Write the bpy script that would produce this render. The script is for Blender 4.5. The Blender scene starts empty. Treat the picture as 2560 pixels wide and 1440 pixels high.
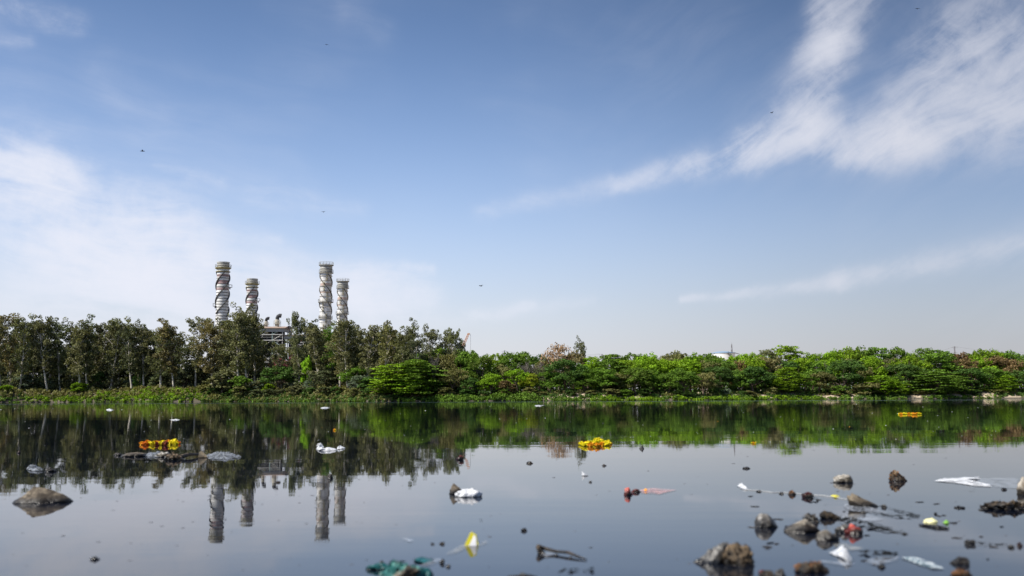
import bpy, math, random
import numpy as np
from mathutils import Vector, Matrix, noise as mnoise

sc = bpy.context.scene
COL = sc.collection
PI = math.pi
R = math.radians

# ------------------------------------------------------------------ camera
F = 2560.0
PITCH = math.atan(276 / F)
ROLL = R(0.25)
CAM_H = 0.5
fwd = Vector((0, math.cos(PITCH), math.sin(PITCH)))
rt0 = Vector((1, 0, 0)); up0 = Vector((0, -math.sin(PITCH), math.cos(PITCH)))
rt = rt0 * math.cos(ROLL) - up0 * math.sin(ROLL)
up = up0 * math.cos(ROLL) + rt0 * math.sin(ROLL)
cam = bpy.data.cameras.new('camera'); camo = bpy.data.objects.new('camera', cam); COL.objects.link(camo)
m = Matrix((rt, up, -fwd)).transposed().to_4x4(); m.translation = Vector((0, 0, CAM_H)); camo.matrix_world = m
cam.sensor_width = 36; cam.lens = 36; cam.clip_start = 0.05; cam.clip_end = 6000
cam.dof.use_dof = True; cam.dof.focus_distance = 60; cam.dof.aperture_fstop = 3.2
sc.camera = camo

def ray(px, py):
    return (fwd * F + rt * (px - 1280) - up * (py - 720)).normalized()
def P(px, py, Y):
    d = ray(px, py); return Vector((0, 0, CAM_H)) + d * (Y / d.y)
def W(px, py):
    d = ray(px, py); return Vector((0, 0, CAM_H)) + d * (-CAM_H / d.z)

# ------------------------------------------------------------------ render settings
sc.render.engine = 'CYCLES'
sc.cycles.use_denoising = True
sc.cycles.max_bounces = 6; sc.cycles.transparent_max_bounces = 8
sc.view_settings.view_transform = 'Standard'; sc.view_settings.look = 'None'
sc.view_settings.gamma = 1.0; sc.view_settings.exposure = 0.35

# ------------------------------------------------------------------ node helper
class NB:
    def __init__(s, nt): s.nt = nt; s.n = nt.nodes; s.l = nt.links; s.n.clear()
    def new(s, t, **k):
        n = s.n.new(t)
        for a, b in k.items(): setattr(n, a, b)
        return n
    def put(s, sock, v):
        if hasattr(v, 'is_output'): s.l.new(v, sock)
        elif v is not None: sock.default_value = v
    def math(s, op, a, b=None, c=None, clamp=False):
        n = s.new('ShaderNodeMath', operation=op, use_clamp=clamp)
        for i, v in enumerate((a, b, c)):
            if v is not None: s.put(n.inputs[i], v)
        return n.outputs[0]
    def vmath(s, op, a, b=None, scale=None):
        n = s.new('ShaderNodeVectorMath', operation=op)
        s.put(n.inputs[0], a)
        if b is not None: s.put(n.inputs[1], b)
        if scale is not None: s.put(n.inputs['Scale'], scale)
        return n.outputs['Value' if op in ('DOT_PRODUCT', 'LENGTH') else 'Vector']
    def mix(s, f, a, b, t='RGBA', blend='MIX'):
        n = s.new('ShaderNodeMix', data_type=t)
        if t == 'RGBA': n.blend_type = blend; ia, ib, o = 6, 7, 2
        else: ia, ib, o = 2, 3, 0
        s.put(n.inputs[0], f); s.put(n.inputs[ia], a); s.put(n.inputs[ib], b)
        return n.outputs[o]
    def noise(s, vec, scale, detail=4, rough=0.55, dist=0.0, dim='3D'):
        n = s.new('ShaderNodeTexNoise', noise_dimensions=dim)
        if vec is not None: s.put(n.inputs['Vector'], vec)
        n.inputs['Scale'].default_value = scale; n.inputs['Detail'].default_value = detail
        n.inputs['Roughness'].default_value = rough; n.inputs['Distortion'].default_value = dist
        return n.outputs
    def ramp(s, v, lo, hi, a=0.0, b=1.0, smooth=True):
        n = s.new('ShaderNodeMapRange', interpolation_type='SMOOTHSTEP' if smooth else 'LINEAR')
        s.put(n.inputs[0], v); n.inputs[1].default_value = lo; n.inputs[2].default_value = hi
        n.inputs[3].default_value = a; n.inputs[4].default_value = b
        return n.outputs[0]

def c4(c): return (c[0], c[1], c[2], 1.0)

# ------------------------------------------------------------------ world sky with cirrus
SUN_EL = R(50); SUN_AZ = R(64)      # to the left, behind the camera
sun_dir = Vector((-math.sin(SUN_AZ) * math.cos(SUN_EL), -math.cos(SUN_AZ) * math.cos(SUN_EL), math.sin(SUN_EL)))
wd = bpy.data.worlds.new('World'); sc.world = wd; wd.use_nodes = True
b = NB(wd.node_tree)
sky = b.new('ShaderNodeTexSky', sky_type='NISHITA', sun_disc=False)
sky.sun_elevation = SUN_EL
sky.sun_rotation = math.atan2(sun_dir.x, sun_dir.y)
sky.altitude = 200; sky.air_density = 1.0; sky.dust_density = 0.3; sky.ozone_density = 3.0
tc = b.new('ShaderNodeTexCoord').outputs['Generated']
sep = b.new('ShaderNodeSeparateXYZ'); b.l.new(tc, sep.inputs[0])
az = b.math('ARCTAN2', sep.outputs[0], sep.outputs[1])
el = b.math('ARCSINE', sep.outputs[2])
comb = b.new('ShaderNodeCombineXYZ'); b.l.new(az, comb.inputs[0]); b.l.new(el, comb.inputs[1])
pos = comb.outputs[0]
def azel(px, py):
    d = ray(px, py); return (math.atan2(d.x, d.y), math.asin(d.z), 0.0)
# domain warp: large lazy bends plus fine fraying
wn = b.noise(pos, 9.0, 3, 0.5)[1]
wv = b.vmath('SCALE', b.vmath('SUBTRACT', wn, (0.5, 0.5, 0.5)), scale=0.016)
wn2 = b.noise(pos, 38.0, 5, 0.6)[1]
wv2 = b.vmath('SCALE', b.vmath('SUBTRACT', wn2, (0.5, 0.5, 0.5)), scale=0.013)
wp = b.vmath('MULTIPLY', b.vmath('ADD', b.vmath('ADD', pos, wv), wv2), (1, 1, 0))
strokes = [  # px x0,y0,x1,y1, halfwidth0, halfwidth1, strength
    (2200, -160, 2075, 110, 60, 54, .52), (2040, -60, 2070, 110, 30, 40, .34), (2065, 110, 2000, 290, 52, 68, .56),
    (1880, 362, 2015, 340, 38, 48, .95), (2000, 300, 2080, 250, 40, 18, .45),
    (1880, 372, 1720, 415, 40, 28, .62), (1720, 415, 1540, 458, 28, 22, .42), (1640, 436, 1200, 530, 26, 20, .26),
    (2090, 365, 2240, 340, 45, 62, .85), (2100, 405, 2330, 350, 16, 40, .50), (2240, 350, 2480, 290, 50, 85, .45),
    (2320, 230, 2430, 100, 62, 100, .27), (2430, 250, 2760, 200, 110, 120, .42), 
    (2420, 60, 2620, 40, 90, 120, .22), (2330, 200, 2600, 180, 90, 120, .25),
    (1700, 752, 2100, 705, 9, 18, .40), (2100, 702, 2640, 600, 20, 36, .42),
    (1000, 815, 1480, 750, 22, 14, .22), (1180, 790, 1330, 765, 14, 12, .2),
    (-160, 410, 130, 440, 76, 52, 1.15), (60, 470, 420, 540, 70, 70, .50), (-100, 560, 460, 600, 70, 70, .36),
    (120, 620, 470, 650, 80, 55, .85), (250, 690, 620, 720, 70, 80, .80), (-100, 790, 900, 770, 90, 80, .45),
    (480, 450, 760, 500, 16, 34, .14), (640, 500, 900, 530, 30, 20, .16), (390, 405, 560, 455, 8, 16, .13),
    (730, 730, 1060, 745, 60, 40, .65), (860, 690, 1080, 680, 26, 12, .35), (700, 600, 300, 560, 14, 22, .2),
    (-120, -20, 190, 60, 34, 22, .42), (-50, 90, 70, 100, 20, 14, .2), (250, 180, 360, 300, 40, 50, .10),
    (870, 30, 950, 80, 30, 30, .10), (30, 200, 140, 330, 60, 60, .10)]
tot = None
for (x0, y0, x1, y1, w0, w1, s) in strokes:
    A = azel(x0, y0); B = azel(x1, y1)
    ba = (B[0] - A[0], B[1] - A[1], 0.0); L2 = ba[0] ** 2 + ba[1] ** 2
    pa = b.vmath('SUBTRACT', wp, A)
    h = b.math('MULTIPLY', b.vmath('DOT_PRODUCT', pa, ba), 1 / L2, clamp=True)
    d = b.vmath('LENGTH', b.vmath('SUBTRACT', pa, b.vmath('SCALE', ba, scale=h)))
    w = b.math('MULTIPLY_ADD', h, (w1 - w0) / F, w0 / F)
    q = b.math('DIVIDE', d, w)
    e = b.math('EXPONENT', b.math('MULTIPLY', b.math('MULTIPLY', q, q), -0.8))
    e = b.math('MULTIPLY', e, s)
    tot = e if tot is None else b.math('ADD', tot, e)
# wispy texture, combed along rising direction
def streak(theta, fu, fv, warp):
    q = b.vmath('ADD', pos, b.vmath('SCALE', wv, scale=warp)); c_, s_ = math.cos(R(theta)), math.sin(R(theta))
    u = b.math('MULTIPLY', b.vmath('DOT_PRODUCT', q, (c_, s_, 0)), fu); v = b.math('MULTIPLY', b.vmath('DOT_PRODUCT', q, (-s_, c_, 0)), fv)
    cc = b.new('ShaderNodeCombineXYZ'); b.l.new(u, cc.inputs[0]); b.l.new(v, cc.inputs[1])
    return b.noise(cc.outputs[0], 1.0, 7, .6, .35)[0]
st = b.mix(b.ramp(az, .0, .2), streak(-8, 7, 34, 2.2), streak(30, 8, 36, 2.5), 'FLOAT')
st2 = b.noise(b.vmath('ADD', pos, wv), 30.0, 6, .65, .3)[0]
tex = b.math('ADD', b.ramp(st, .25, .75, .18, 1.0), b.ramp(st2, .28, .76, -.10, .34))
faint = b.math('MULTIPLY', b.ramp(b.noise(pos, 3.2, 4, .5)[0], .42, .72, 0, .14), b.ramp(st, .3, .8, .2, 1))
cl = b.math('MULTIPLY', tot, tex)
cl = b.math('MULTIPLY', cl, b.ramp(cl, .0, .35, .70, 1.08))
cl = b.math('ADD', cl, faint)
cl = b.math('SUBTRACT', 1.0, b.math('EXPONENT', b.math('MULTIPLY', cl, -1.25)))
cl = b.math('MINIMUM', cl, 0.90)
SKY_MUL = (0.91, 0.955, 1.06)
skc = b.mix(1.0, sky.outputs[0], c4(SKY_MUL), blend='MULTIPLY')
side = b.ramp(az, -0.15, 0.5, 1.0, 0.65)
skc = b.vmath('SCALE', skc, scale=b.math('MULTIPLY', b.ramp(el, .12, .46, 1.23, .79), side))
# dusty air towards the horizon
hz = b.math('EXPONENT', b.math('MULTIPLY', b.math('POWER', b.math('MULTIPLY', b.math('MAXIMUM', el, 0.0), 6.6), 1.6), -1.0))
hz = b.math('MULTIPLY', hz, .96)
hcol = b.vmath('SCALE', (5.7, 5.6, 6.0), scale=side)
skc = b.mix(hz, skc, hcol)
ccol = b.vmath('SCALE', (6.6, 6.75, 7.5), scale=b.ramp(az, -0.1, 0.55, 1.0, 0.82))
skc = b.mix(cl, skc, ccol)
bg = b.new('ShaderNodeBackground'); b.l.new(skc, bg.inputs[0]); bg.inputs[1].default_value = 0.1
wo = b.new('ShaderNodeOutputWorld'); b.l.new(bg.outputs[0], wo.inputs[0])
try: wd.cycles.sampling_method = 'MANUAL'; wd.cycles.sample_map_resolution = 512
except Exception: pass

sl = bpy.data.lights.new('sun', 'SUN'); so = bpy.data.objects.new('sun', sl); COL.objects.link(so)
sl.energy = 5.0; sl.angle = R(0.5); sl.color = (1.0, 0.95, 0.87)
so.rotation_euler = sun_dir.to_track_quat('Z', 'Y').to_euler(); so.location = (-60, -60, 80)

# ------------------------------------------------------------------ mesh helpers
class MB:
    def __init__(s): s.v = []; s.f = []; s.mi = []; s.cur = 0
    def add(s, vs, fs):
        o = len(s.v); s.v.extend([tuple(x) for x in vs]); s.f.extend([tuple(o + i for i in f) for f in fs]); s.mi.extend([s.cur] * len(fs))
    def box(s, c, d, rz=0.0):
        cx, cy, cz = c; a, e, g = d[0] / 2, d[1] / 2, d[2] / 2
        cs, sn = math.cos(rz), math.sin(rz); vs = []
        for z in (-g, g):
            for x, y in ((-a, -e), (a, -e), (a, e), (-a, e)):
                vs.append((cx + x * cs - y * sn, cy + x * sn + y * cs, cz + z))
        s.add(vs, [(3, 2, 1, 0), (4, 5, 6, 7), (0, 1, 5, 4), (1, 2, 6, 5), (2, 3, 7, 6), (3, 0, 4, 7)])
    def tube(s, pts, rad, n=6, cap=True):
        pts = [Vector(p) for p in pts]
        if not isinstance(rad, (list, tuple)): rad = [rad] * len(pts)
        rings = []; ref = None
        for i, p in enumerate(pts):
            t = (pts[min(i + 1, len(pts) - 1)] - pts[max(i - 1, 0)])
            if t.length < 1e-9: t = Vector((0, 0, 1))
            t.normalize()
            if ref is None: ref = Vector((1, 0, 0)) if abs(t.x) < .9 else Vector((0, 1, 0))
            a = (ref - t * ref.dot(t))
            if a.length < 1e-6: a = t.orthogonal()
            a.normalize(); ref = a; c = t.cross(a)
            rings.append([p + (a * math.cos(2 * PI * k / n) + c * math.sin(2 * PI * k / n)) * rad[i] for k in range(n)])
        vs = [v for r_ in rings for v in r_]; fs = []
        for i in range(len(pts) - 1):
            for k in range(n):
                k2 = (k + 1) % n; fs.append((i * n + k, i * n + k2, (i + 1) * n + k2, (i + 1) * n + k))
        if cap: fs.append(tuple(range(n - 1, -1, -1))); o = (len(pts) - 1) * n; fs.append(tuple(range(o, o + n)))
        s.add(vs, fs)
    def lathe(s, prof, n=40, c=(0, 0, 0), closed=True):
        vs = []; fs = []
        for (r_, z) in prof:
            for k in range(n):
                a = 2 * PI * k / n; vs.append((c[0] + r_ * math.cos(a), c[1] + r_ * math.sin(a), c[2] + z))
        for i in range(len(prof) - 1):
            for k in range(n):
                k2 = (k + 1) % n; fs.append((i * n + k, i * n + k2, (i + 1) * n + k2, (i + 1) * n + k))
        if closed: fs.append(tuple(range(n - 1, -1, -1))); o = (len(prof) - 1) * n; fs.append(tuple(range(o, o + n)))
        s.add(vs, fs)
    def ring(s, r0, r1, z0, z1, n=32, c=(0, 0)):
        vs = []; fs = []
        for k in range(n):
            a = 2 * PI * k / n; ca, sa = math.cos(a), math.sin(a)
            for (r_, z) in ((r0, z0), (r1, z0), (r1, z1), (r0, z1)): vs.append((c[0] + r_ * ca, c[1] + r_ * sa, z))
        for k in range(n):
            a = k * 4; e = ((k + 1) % n) * 4
            for j in range(4): j2 = (j + 1) % 4; fs.append((a + j, e + j, e + j2, a + j2))
        s.add(vs, fs)
    def mesh(s, name, mats, smooth=False):
        me = bpy.data.meshes.new(name); me.from_pydata(s.v, [], s.f)
        for mm in (mats if isinstance(mats, (list, tuple)) else [mats]): me.materials.append(mm)
        if s.cur or any(s.mi): me.polygons.foreach_set('material_index', s.mi)
        if smooth: me.polygons.foreach_set('use_smooth', [True] * len(me.polygons))
        me.update(); return me
    def build(s, name, mats, parent=None, smooth=False):
        return put(name, s.mesh(name, mats, smooth), parent)

def put(name, me, parent=None):
    o = bpy.data.objects.new(name, me); COL.objects.link(o)
    if parent is not None: o.parent = parent
    return o
def tag(o, label=None, cat=None, group=None, kind=None):
    if label: o['label'] = label
    if cat: o['category'] = cat
    if group: o['group'] = group
    if kind: o['kind'] = kind
    return o
def empty(name, loc, rz=0.0):
    o = bpy.data.objects.new(name, None); COL.objects.link(o); o.location = loc; o.rotation_euler = (0, 0, rz); o.empty_display_size = .2
    return o
def kids(o): return [c for c in bpy.data.objects if c.parent == o]
def copy_tree(o, parent=None):
    c = o.copy(); COL.objects.link(c)
    if parent is not None: c.parent = parent
    for ch in kids(o): copy_tree(ch, c)
    return c

# ------------------------------------------------------------------ materials
def mat_simple(name, col, rough=.7, metal=0.0, var=.25, scale=3.0, spec=.3):
    m_ = bpy.data.materials.new(name); m_.use_nodes = True; b = NB(m_.node_tree)
    p = b.new('ShaderNodeBsdfPrincipled'); o = b.new('ShaderNodeOutputMaterial'); b.l.new(p.outputs[0], o.inputs[0])
    tc = b.new('ShaderNodeTexCoord').outputs['Object']
    n = b.noise(tc, scale, 5, .6)[0]
    c = b.mix(b.ramp(n, .3, .7), c4([x * (1 - var) for x in col]), c4([min(1, x * (1 + var)) for x in col]))
    b.l.new(c, p.inputs['Base Color']); p.inputs['Roughness'].default_value = rough; p.inputs['Metallic'].default_value = metal
    p.inputs['Specular IOR Level'].default_value = spec
    return m_
def mat_foliage(name, transl=.22):
    m_ = bpy.data.materials.new(name); m_.use_nodes = True; b = NB(m_.node_tree)
    oi = b.new('ShaderNodeObjectInfo'); tc = b.new('ShaderNodeTexCoord').outputs['Object']
    ge = b.new('ShaderNodeNewGeometry')
    ofs = b.vmath('SCALE', (13.0, 7.0, 5.0), scale=oi.outputs['Random'])
    n = b.noise(b.vmath('ADD', tc, ofs), .55, 3, .6)[0]
    n2 = b.noise(tc, 5.0, 2, .5)[0]
    v = b.math('ADD', b.ramp(n, .3, .7, .55, 1.35), b.math('MULTIPLY_ADD', ge.outputs['Random Per Island'], .5, -.25))
    col = b.vmath('SCALE', oi.outputs['Color'], scale=v)
    # dry, seed-bearing twigs where the tree has them (alpha of the object colour)
    br = b.math('MULTIPLY', b.ramp(b.noise(b.vmath('ADD', tc, ofs), .9, 3, .6)[0], .45, .72), oi.outputs['Alpha'])
    br = b.math('MULTIPLY', br, b.math('MULTIPLY_ADD', n2, .8, .5), clamp=True)
    col = b.mix(br, col, (.23, .165, .085, 1))
    p = b.new('ShaderNodeBsdfPrincipled'); b.l.new(col, p.inputs['Base Color'])
    p.inputs['Roughness'].default_value = .55; p.inputs['Specular IOR Level'].default_value = .10
    t = b.new('ShaderNodeBsdfTranslucent'); b.l.new(b.vmath('MULTIPLY', col, (1.3, 1.3, .6)), t.inputs[0])
    mx = b.new('ShaderNodeMixShader'); mx.inputs[0].default_value = transl
    b.l.new(p.outputs[0], mx.inputs[1]); b.l.new(t.outputs[0], mx.inputs[2])
    o = b.new('ShaderNodeOutputMaterial'); b.l.new(mx.outputs[0], o.inputs[0])
    return m_
M_LEAF = mat_foliage('foliage')
M_BARKP = mat_simple('pale_eucalyptus_bark', (.52, .47, .39), .8, var=.35, scale=1.5)
M_BARKD = mat_simple('brown_bark', (.16, .12, .09), .85, var=.3, scale=2)
M_TWIG = mat_simple('dry_grey_twigs', (.20, .175, .145), .9, var=.25, scale=2)
M_COTT = mat_simple('red_brown_dry_foliage', (.36, .23, .12), .8, var=.35, scale=1.2)

# ------------------------------------------------------------------ terrain and water
def shore(x):
    # distance of the far waterline
    base = 232 - 26 * math.exp(-((x - 5) / 55) ** 2) + 22 / (1 + math.exp((x + 55) / 14)) + 4 / (1 + math.exp(-(x - 60) / 20))
    return base + 1.6 * math.sin(x * .11 + 1) + .9 * math.sin(x * .31) + .5 * math.sin(x * .83 + 2)
def bankh(x):
    return 1.15 + 1.5 / (1 + math.exp((x + 34) / 7)) + .35 * math.sin(x * .13) + .2 * math.sin(x * .41 + 1)
def ground(x, y):
    s = y - shore(x); h = bankh(x)
    if s < 0: return max(-2.0, s * .5)
    k = min(1, s / 4.5); k = k * k * (3 - 2 * k)
    z = h * (.25 * min(1, s / .5) + .75 * k)
    z += .25 * mnoise.noise(Vector((x * .35, y * .35, 0))) * min(1, s) + min(1.2, max(0, s - 10) * .03)
    return z
def mat_ground():
    m_ = bpy.data.materials.new('sandy_ground'); m_.use_nodes = True; b = NB(m_.node_tree)
    tc = b.new('ShaderNodeTexCoord').outputs['Object']
    n = b.noise(tc, .25, 6, .6)[0]; n2 = b.noise(tc, 2.2, 5, .65)[0]
    c = b.mix(b.ramp(n2, .3, .7), (.36, .28, .19, 1), (.55, .45, .33, 1))
    sp = b.new('ShaderNodeSeparateXYZ'); b.l.new(tc, sp.inputs[0])
    c = b.mix(b.ramp(n, .50, .62), c, (.14, .12, .06, 1))
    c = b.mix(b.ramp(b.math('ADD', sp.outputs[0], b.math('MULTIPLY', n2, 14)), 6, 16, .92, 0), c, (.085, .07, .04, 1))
    wet = b.ramp(sp.outputs[2], .05, .45, 1, 0)
    c = b.mix(wet, c, (.07, .06, .045, 1))
    p = b.new('ShaderNodeBsdfPrincipled'); b.l.new(c, p.inputs['Base Color']); p.inputs['Roughness'].default_value = .9
    bp = b.new('ShaderNodeBump'); bp.inputs['Strength'].default_value = .8; bp.inputs['Distance'].default_value = .15
    b.l.new(n2, bp.inputs['Height']); b.l.new(bp.outputs[0], p.inputs['Normal'])
    o = b.new('ShaderNodeOutputMaterial'); b.l.new(p.outputs[0], o.inputs[0]); return m_
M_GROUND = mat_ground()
xs = [-4500, -2500, -1400, -800, -450, -300, -200] + [-160 + i * 1.0 for i in range(321)] + [200, 300, 450, 800, 1400, 2500, 4500]
offs = [-260, -30, -6, -1.5, 0, .3, .6, 1, 1.6, 2.4, 3.3, 4.5, 6, 8, 11, 15, 20, 28, 40, 60, 100, 200, 500, 1500, 4000]
V = []; Fc = []
for x in xs:
    for o_ in offs:
        y = shore(x) + o_; V.append((x, y, ground(x, y) if o_ > -200 else -2.0))
n_ = len(offs)
for i in range(len(xs) - 1):
    for j in range(n_ - 1): Fc.append((i * n_ + j, (i + 1) * n_ + j, (i + 1) * n_ + j + 1, i * n_ + j + 1))
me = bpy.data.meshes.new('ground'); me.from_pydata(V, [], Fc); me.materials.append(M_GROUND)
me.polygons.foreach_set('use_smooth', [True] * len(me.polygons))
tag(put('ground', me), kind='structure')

def mat_water():
    m_ = bpy.data.materials.new('river_water'); m_.use_nodes = True; b = NB(m_.node_tree)
    tc = b.new('ShaderNodeTexCoord').outputs['Object']
    sp = b.new('ShaderNodeSeparateXYZ'); b.l.new(tc, sp.inputs[0])
    p = b.new('ShaderNodeBsdfPrincipled')
    silt = b.noise(tc, .9, 5, .6, .4)[0]; b.l.new(b.mix(b.ramp(silt, .48, .78), (.003, .005, .011, 1), (.020, .023, .028, 1)), p.inputs['Base Color']); p.inputs['IOR'].default_value = 1.25
    far = b.ramp(sp.outputs[1], 6, 90, 0, 1)
    mp1 = b.new('ShaderNodeMapping'); mp1.inputs['Scale'].default_value = (.02, .35, 1); b.l.new(tc, mp1.inputs[0])
    wind = b.noise(mp1.outputs[0], 1.0, 3, .5)[0]
    # wind-ruffled line in front of the far bank
    yy = b.math('ADD', sp.outputs[1], b.math('MULTIPLY', b.noise(tc, .02, 2, .5)[0], 14))
    yy = b.math('ADD', yy, b.math('MULTIPLY', sp.outputs[0], -.05))
    line = b.math('EXPONENT', b.math('MULTIPLY', b.math('POWER', b.math('DIVIDE', b.math('SUBTRACT', yy, 150.0), 5.0), 2), -1.0))
    ro = b.math('MULTIPLY_ADD', far, .012, .012)
    ro = b.math('ADD', ro, b.math('MULTIPLY', line, .22))
    b.l.new(ro, p.inputs['Roughness'])
    mp2 = b.new('ShaderNodeMapping'); mp2.inputs['Scale'].default_value = (1.1, 5.5, 1); b.l.new(tc, mp2.inputs[0])
    r1 = b.noise(mp2.outputs[0], 1.0, 3, .5, .3)[0]
    mp3 = b.new('ShaderNodeMapping'); mp3.inputs['Scale'].default_value = (.12, .9, 1); b.l.new(tc, mp3.inputs[0])
    r2 = b.noise(mp3.outputs[0], 1.0, 2, .5)[0]
    amp = b.math('MULTIPLY', b.ramp(wind, .35, .7, .25, 1.0), b.ramp(sp.outputs[1], 4, 40, .35, 1))
    hgt = b.math('ADD', b.math('MULTIPLY', b.math('MULTIPLY', r1, amp), .0016), b.math('MULTIPLY', r2, .0015))
    bp = b.new('ShaderNodeBump'); bp.inputs['Strength'].default_value = 1.0; bp.inputs['Distance'].default_value = 1.0
    b.l.new(hgt, bp.inputs['Height']); b.l.new(bp.outputs[0], p.inputs['Normal'])
    o = b.new('ShaderNodeOutputMaterial'); b.l.new(p.outputs[0], o.inputs[0]); return m_
mb = MB(); mb.add([(-4500, -60, 0), (4500, -60, 0), (4500, 330, 0), (-4500, 330, 0)], [(0, 1, 2, 3)])
tag(mb.build('water', mat_water()), kind='structure')

# ------------------------------------------------------------------ leaves
def leaf_cloud(rng, centers, radii, counts, size, flat=0.0, out=.9, asp=1.0, droop=0.0, upper=False):
    """leaf quads gathered in clumps; returns verts (N*4,3)"""
    cs = []
    for c, r_, k in zip(centers, radii, counts):
        d = rng.normal(size=(k, 3)); d /= np.linalg.norm(d, axis=1)[:, None]
        if upper: d[:, 2] = np.where(d[:, 2] < -.25, -d[:, 2], d[:, 2])
        rr = rng.uniform(.55, 1.05, size=(k, 1)) ** .6
        p = np.array(c) + d * rr * np.array(r_)
        cs.append((p, d))
    p = np.concatenate([a for a, _ in cs]); d = np.concatenate([e for _, e in cs])
    n = d * out + rng.normal(size=p.shape) * .55; n[:, 2] += flat
    n /= np.linalg.norm(n, axis=1)[:, None]
    t = rng.normal(size=p.shape); t[:, 2] -= droop
    t -= n * (t * n).sum(1)[:, None]; t /= np.linalg.norm(t, axis=1)[:, None]
    w = np.cross(n, t); s = (size * rng.uniform(.6, 1.35, size=(len(p), 1)))
    a = t * s * .5 * asp; e = w * s * .5
    # slightly bent diamond-ish quad
    q = np.stack([p - a, p + e * .9 - n * s * .08, p + a, p - e * .9 + n * s * .05], axis=1)
    return q.reshape(-1, 3)
def leaf_mesh(name, V_, mat=None):
    k = len(V_) // 4
    me = bpy.data.meshes.new(name)
    me.vertices.add(len(V_)); me.vertices.foreach_set('co', V_.astype(np.float32).ravel())
    me.loops.add(len(V_)); me.loops.foreach_set('vertex_index', np.arange(len(V_), dtype=np.int32))
    me.polygons.add(k); me.polygons.foreach_set('loop_start', np.arange(0, len(V_), 4, dtype=np.int32))
    me.polygons.foreach_set('loop_total', np.full(k, 4, dtype=np.int32))
    me.materials.append(mat or M_LEAF); me.update(calc_edges=True); return me

def bend_path(rng, p0, d0, L, n, wob=.12, upw=.1):
    p = Vector(p0); d = Vector(d0).normalized(); pts = [p.copy()]
    for i in range(n):
        d = (d + Vector((rng.normal() * wob, rng.normal() * wob, rng.normal() * wob + upw))).normalized()
        p = p + d * (L / n); pts.append(p.copy())
    return pts

# prototypes are 10 units high, about 8 across; scaled where they stand
def proto_euc(seed):
    rng = np.random.default_rng(seed); mb = MB()
    H = 20.0; lean = rng.normal() * .10
    tr = [Vector((lean * H * (t ** 1.4) * .55 + .25 * math.sin(t * 5 + seed), rng.normal() * .12, H * .95 * t)) for t in np.linspace(0, 1, 10)]
    mb.tube(tr, [.28 * (1 - .85 * i / 9) + .02 for i in range(10)], 6)
    cs = []; rs = []; ks = []
    nl = int(rng.integers(20, 25))
    for i in range(nl):
        t = .27 + .69 * (i / (nl - 1)) ** .95; f = t * 9; a = int(f); base = tr[a].lerp(tr[min(9, a + 1)], f - a)
        az_ = i * 2.4 + rng.normal() * .4; ang = R(rng.uniform(26, 60)) * (1 - .15 * t)
        L = (4.4 * (1 - abs(t - .72) * 1.35)) * rng.uniform(.6, 1.15) + .9
        d = (math.sin(ang) * math.cos(az_), math.sin(ang) * math.sin(az_), math.cos(ang))
        pts = bend_path(rng, base, d, L, 4, .13, .05)
        mb.tube(pts, [.11 * (1 - t * .4), .09, .07, .04, .02], 4)
        for q in (2, 3, 4):
            for _ in range(2):
                if rng.uniform() < .12: continue
                c = np.array(pts[q]) + rng.normal(size=3) * np.array([.85, .85, .75]); r_ = rng.uniform(.40, 1.05)
                cs.append(c); rs.append((r_, r_, r_ * rng.uniform(.65, 1.1))); ks.append(int(64 * r_ ** 1.6) + 9)
    for q in range(5):
        c = np.array(tr[-1]) + rng.normal(size=3) * np.array([.9, .9, .6]); cs.append(c); rs.append((.8, .8, .7)); ks.append(46)
    V_ = leaf_cloud(rng, cs, rs, ks, .29, out=.6, asp=1.6, droop=1.0)
    return mb.mesh('eucalyptus_trunk', M_BARKP), leaf_mesh('eucalyptus_crown', V_)
def proto_broad(seed, low=.12, dens=1.0, sz=.30):
    rng = np.random.default_rng(seed); mb = MB()
    H = 10.0
    tr = bend_path(rng, (0, 0, 0), (rng.normal() * .1, rng.normal() * .1, 1), 4.2, 4, .1, .1)
    mb.tube(tr, [.26, .22, .19, .16, .12], 6)
    cs = []; rs = []; ks = []
    # a handful of big lobes, each covered with clumps
    lobes = []
    nlb = int(rng.integers(8, 12))
    for i in range(nlb):
        a = i * 2.4 + rng.normal() * .3; u = (i + .5) / nlb
        z = H * (low + .12 + (.70 - low) * (1 - (1 - u) ** 1.1)) + rng.normal() * .4; rad = 2.5 * math.sqrt(max(.05, 1 - ((z / H - .45) / .62) ** 2))
        lobes.append((Vector((rad * math.cos(a), rad * math.sin(a), z)), rng.uniform(1.25, 2.0)))
    lobes.append((Vector((rng.normal() * .5, rng.normal() * .5, H * .80)), 1.9))
    for c, r_ in lobes:
        st = tr[int(rng.integers(2, 5))]; mid = st.lerp(c, .55) + Vector((0, 0, -.3))
        mb.tube([st, mid, c], [.12, .08, .03], 4)
        for k in range(int(20 * r_ * dens)):
            d = rng.normal(size=3); d /= np.linalg.norm(d)
            if d[2] < -.3: d[2] *= -.6
            p = np.array(c) + d * r_ * rng.uniform(.8, 1.08) * np.array([1, 1, .95]); q = rng.uniform(.30, .66)
            cs.append(p); rs.append((q, q, q * .85)); ks.append(int(24 * dens))
    V_ = leaf_cloud(rng, cs, rs, ks, sz, out=.8, flat=.25, asp=1.15)
    V_[:, 2] = np.maximum(V_[:, 2], .15)
    s = 10.0 / V_[:, 2].max(); V_[:, 2] *= s
    return mb.mesh('broadleaf_trunk', M_BARKD), leaf_mesh('broadleaf_crown', V_)
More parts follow.
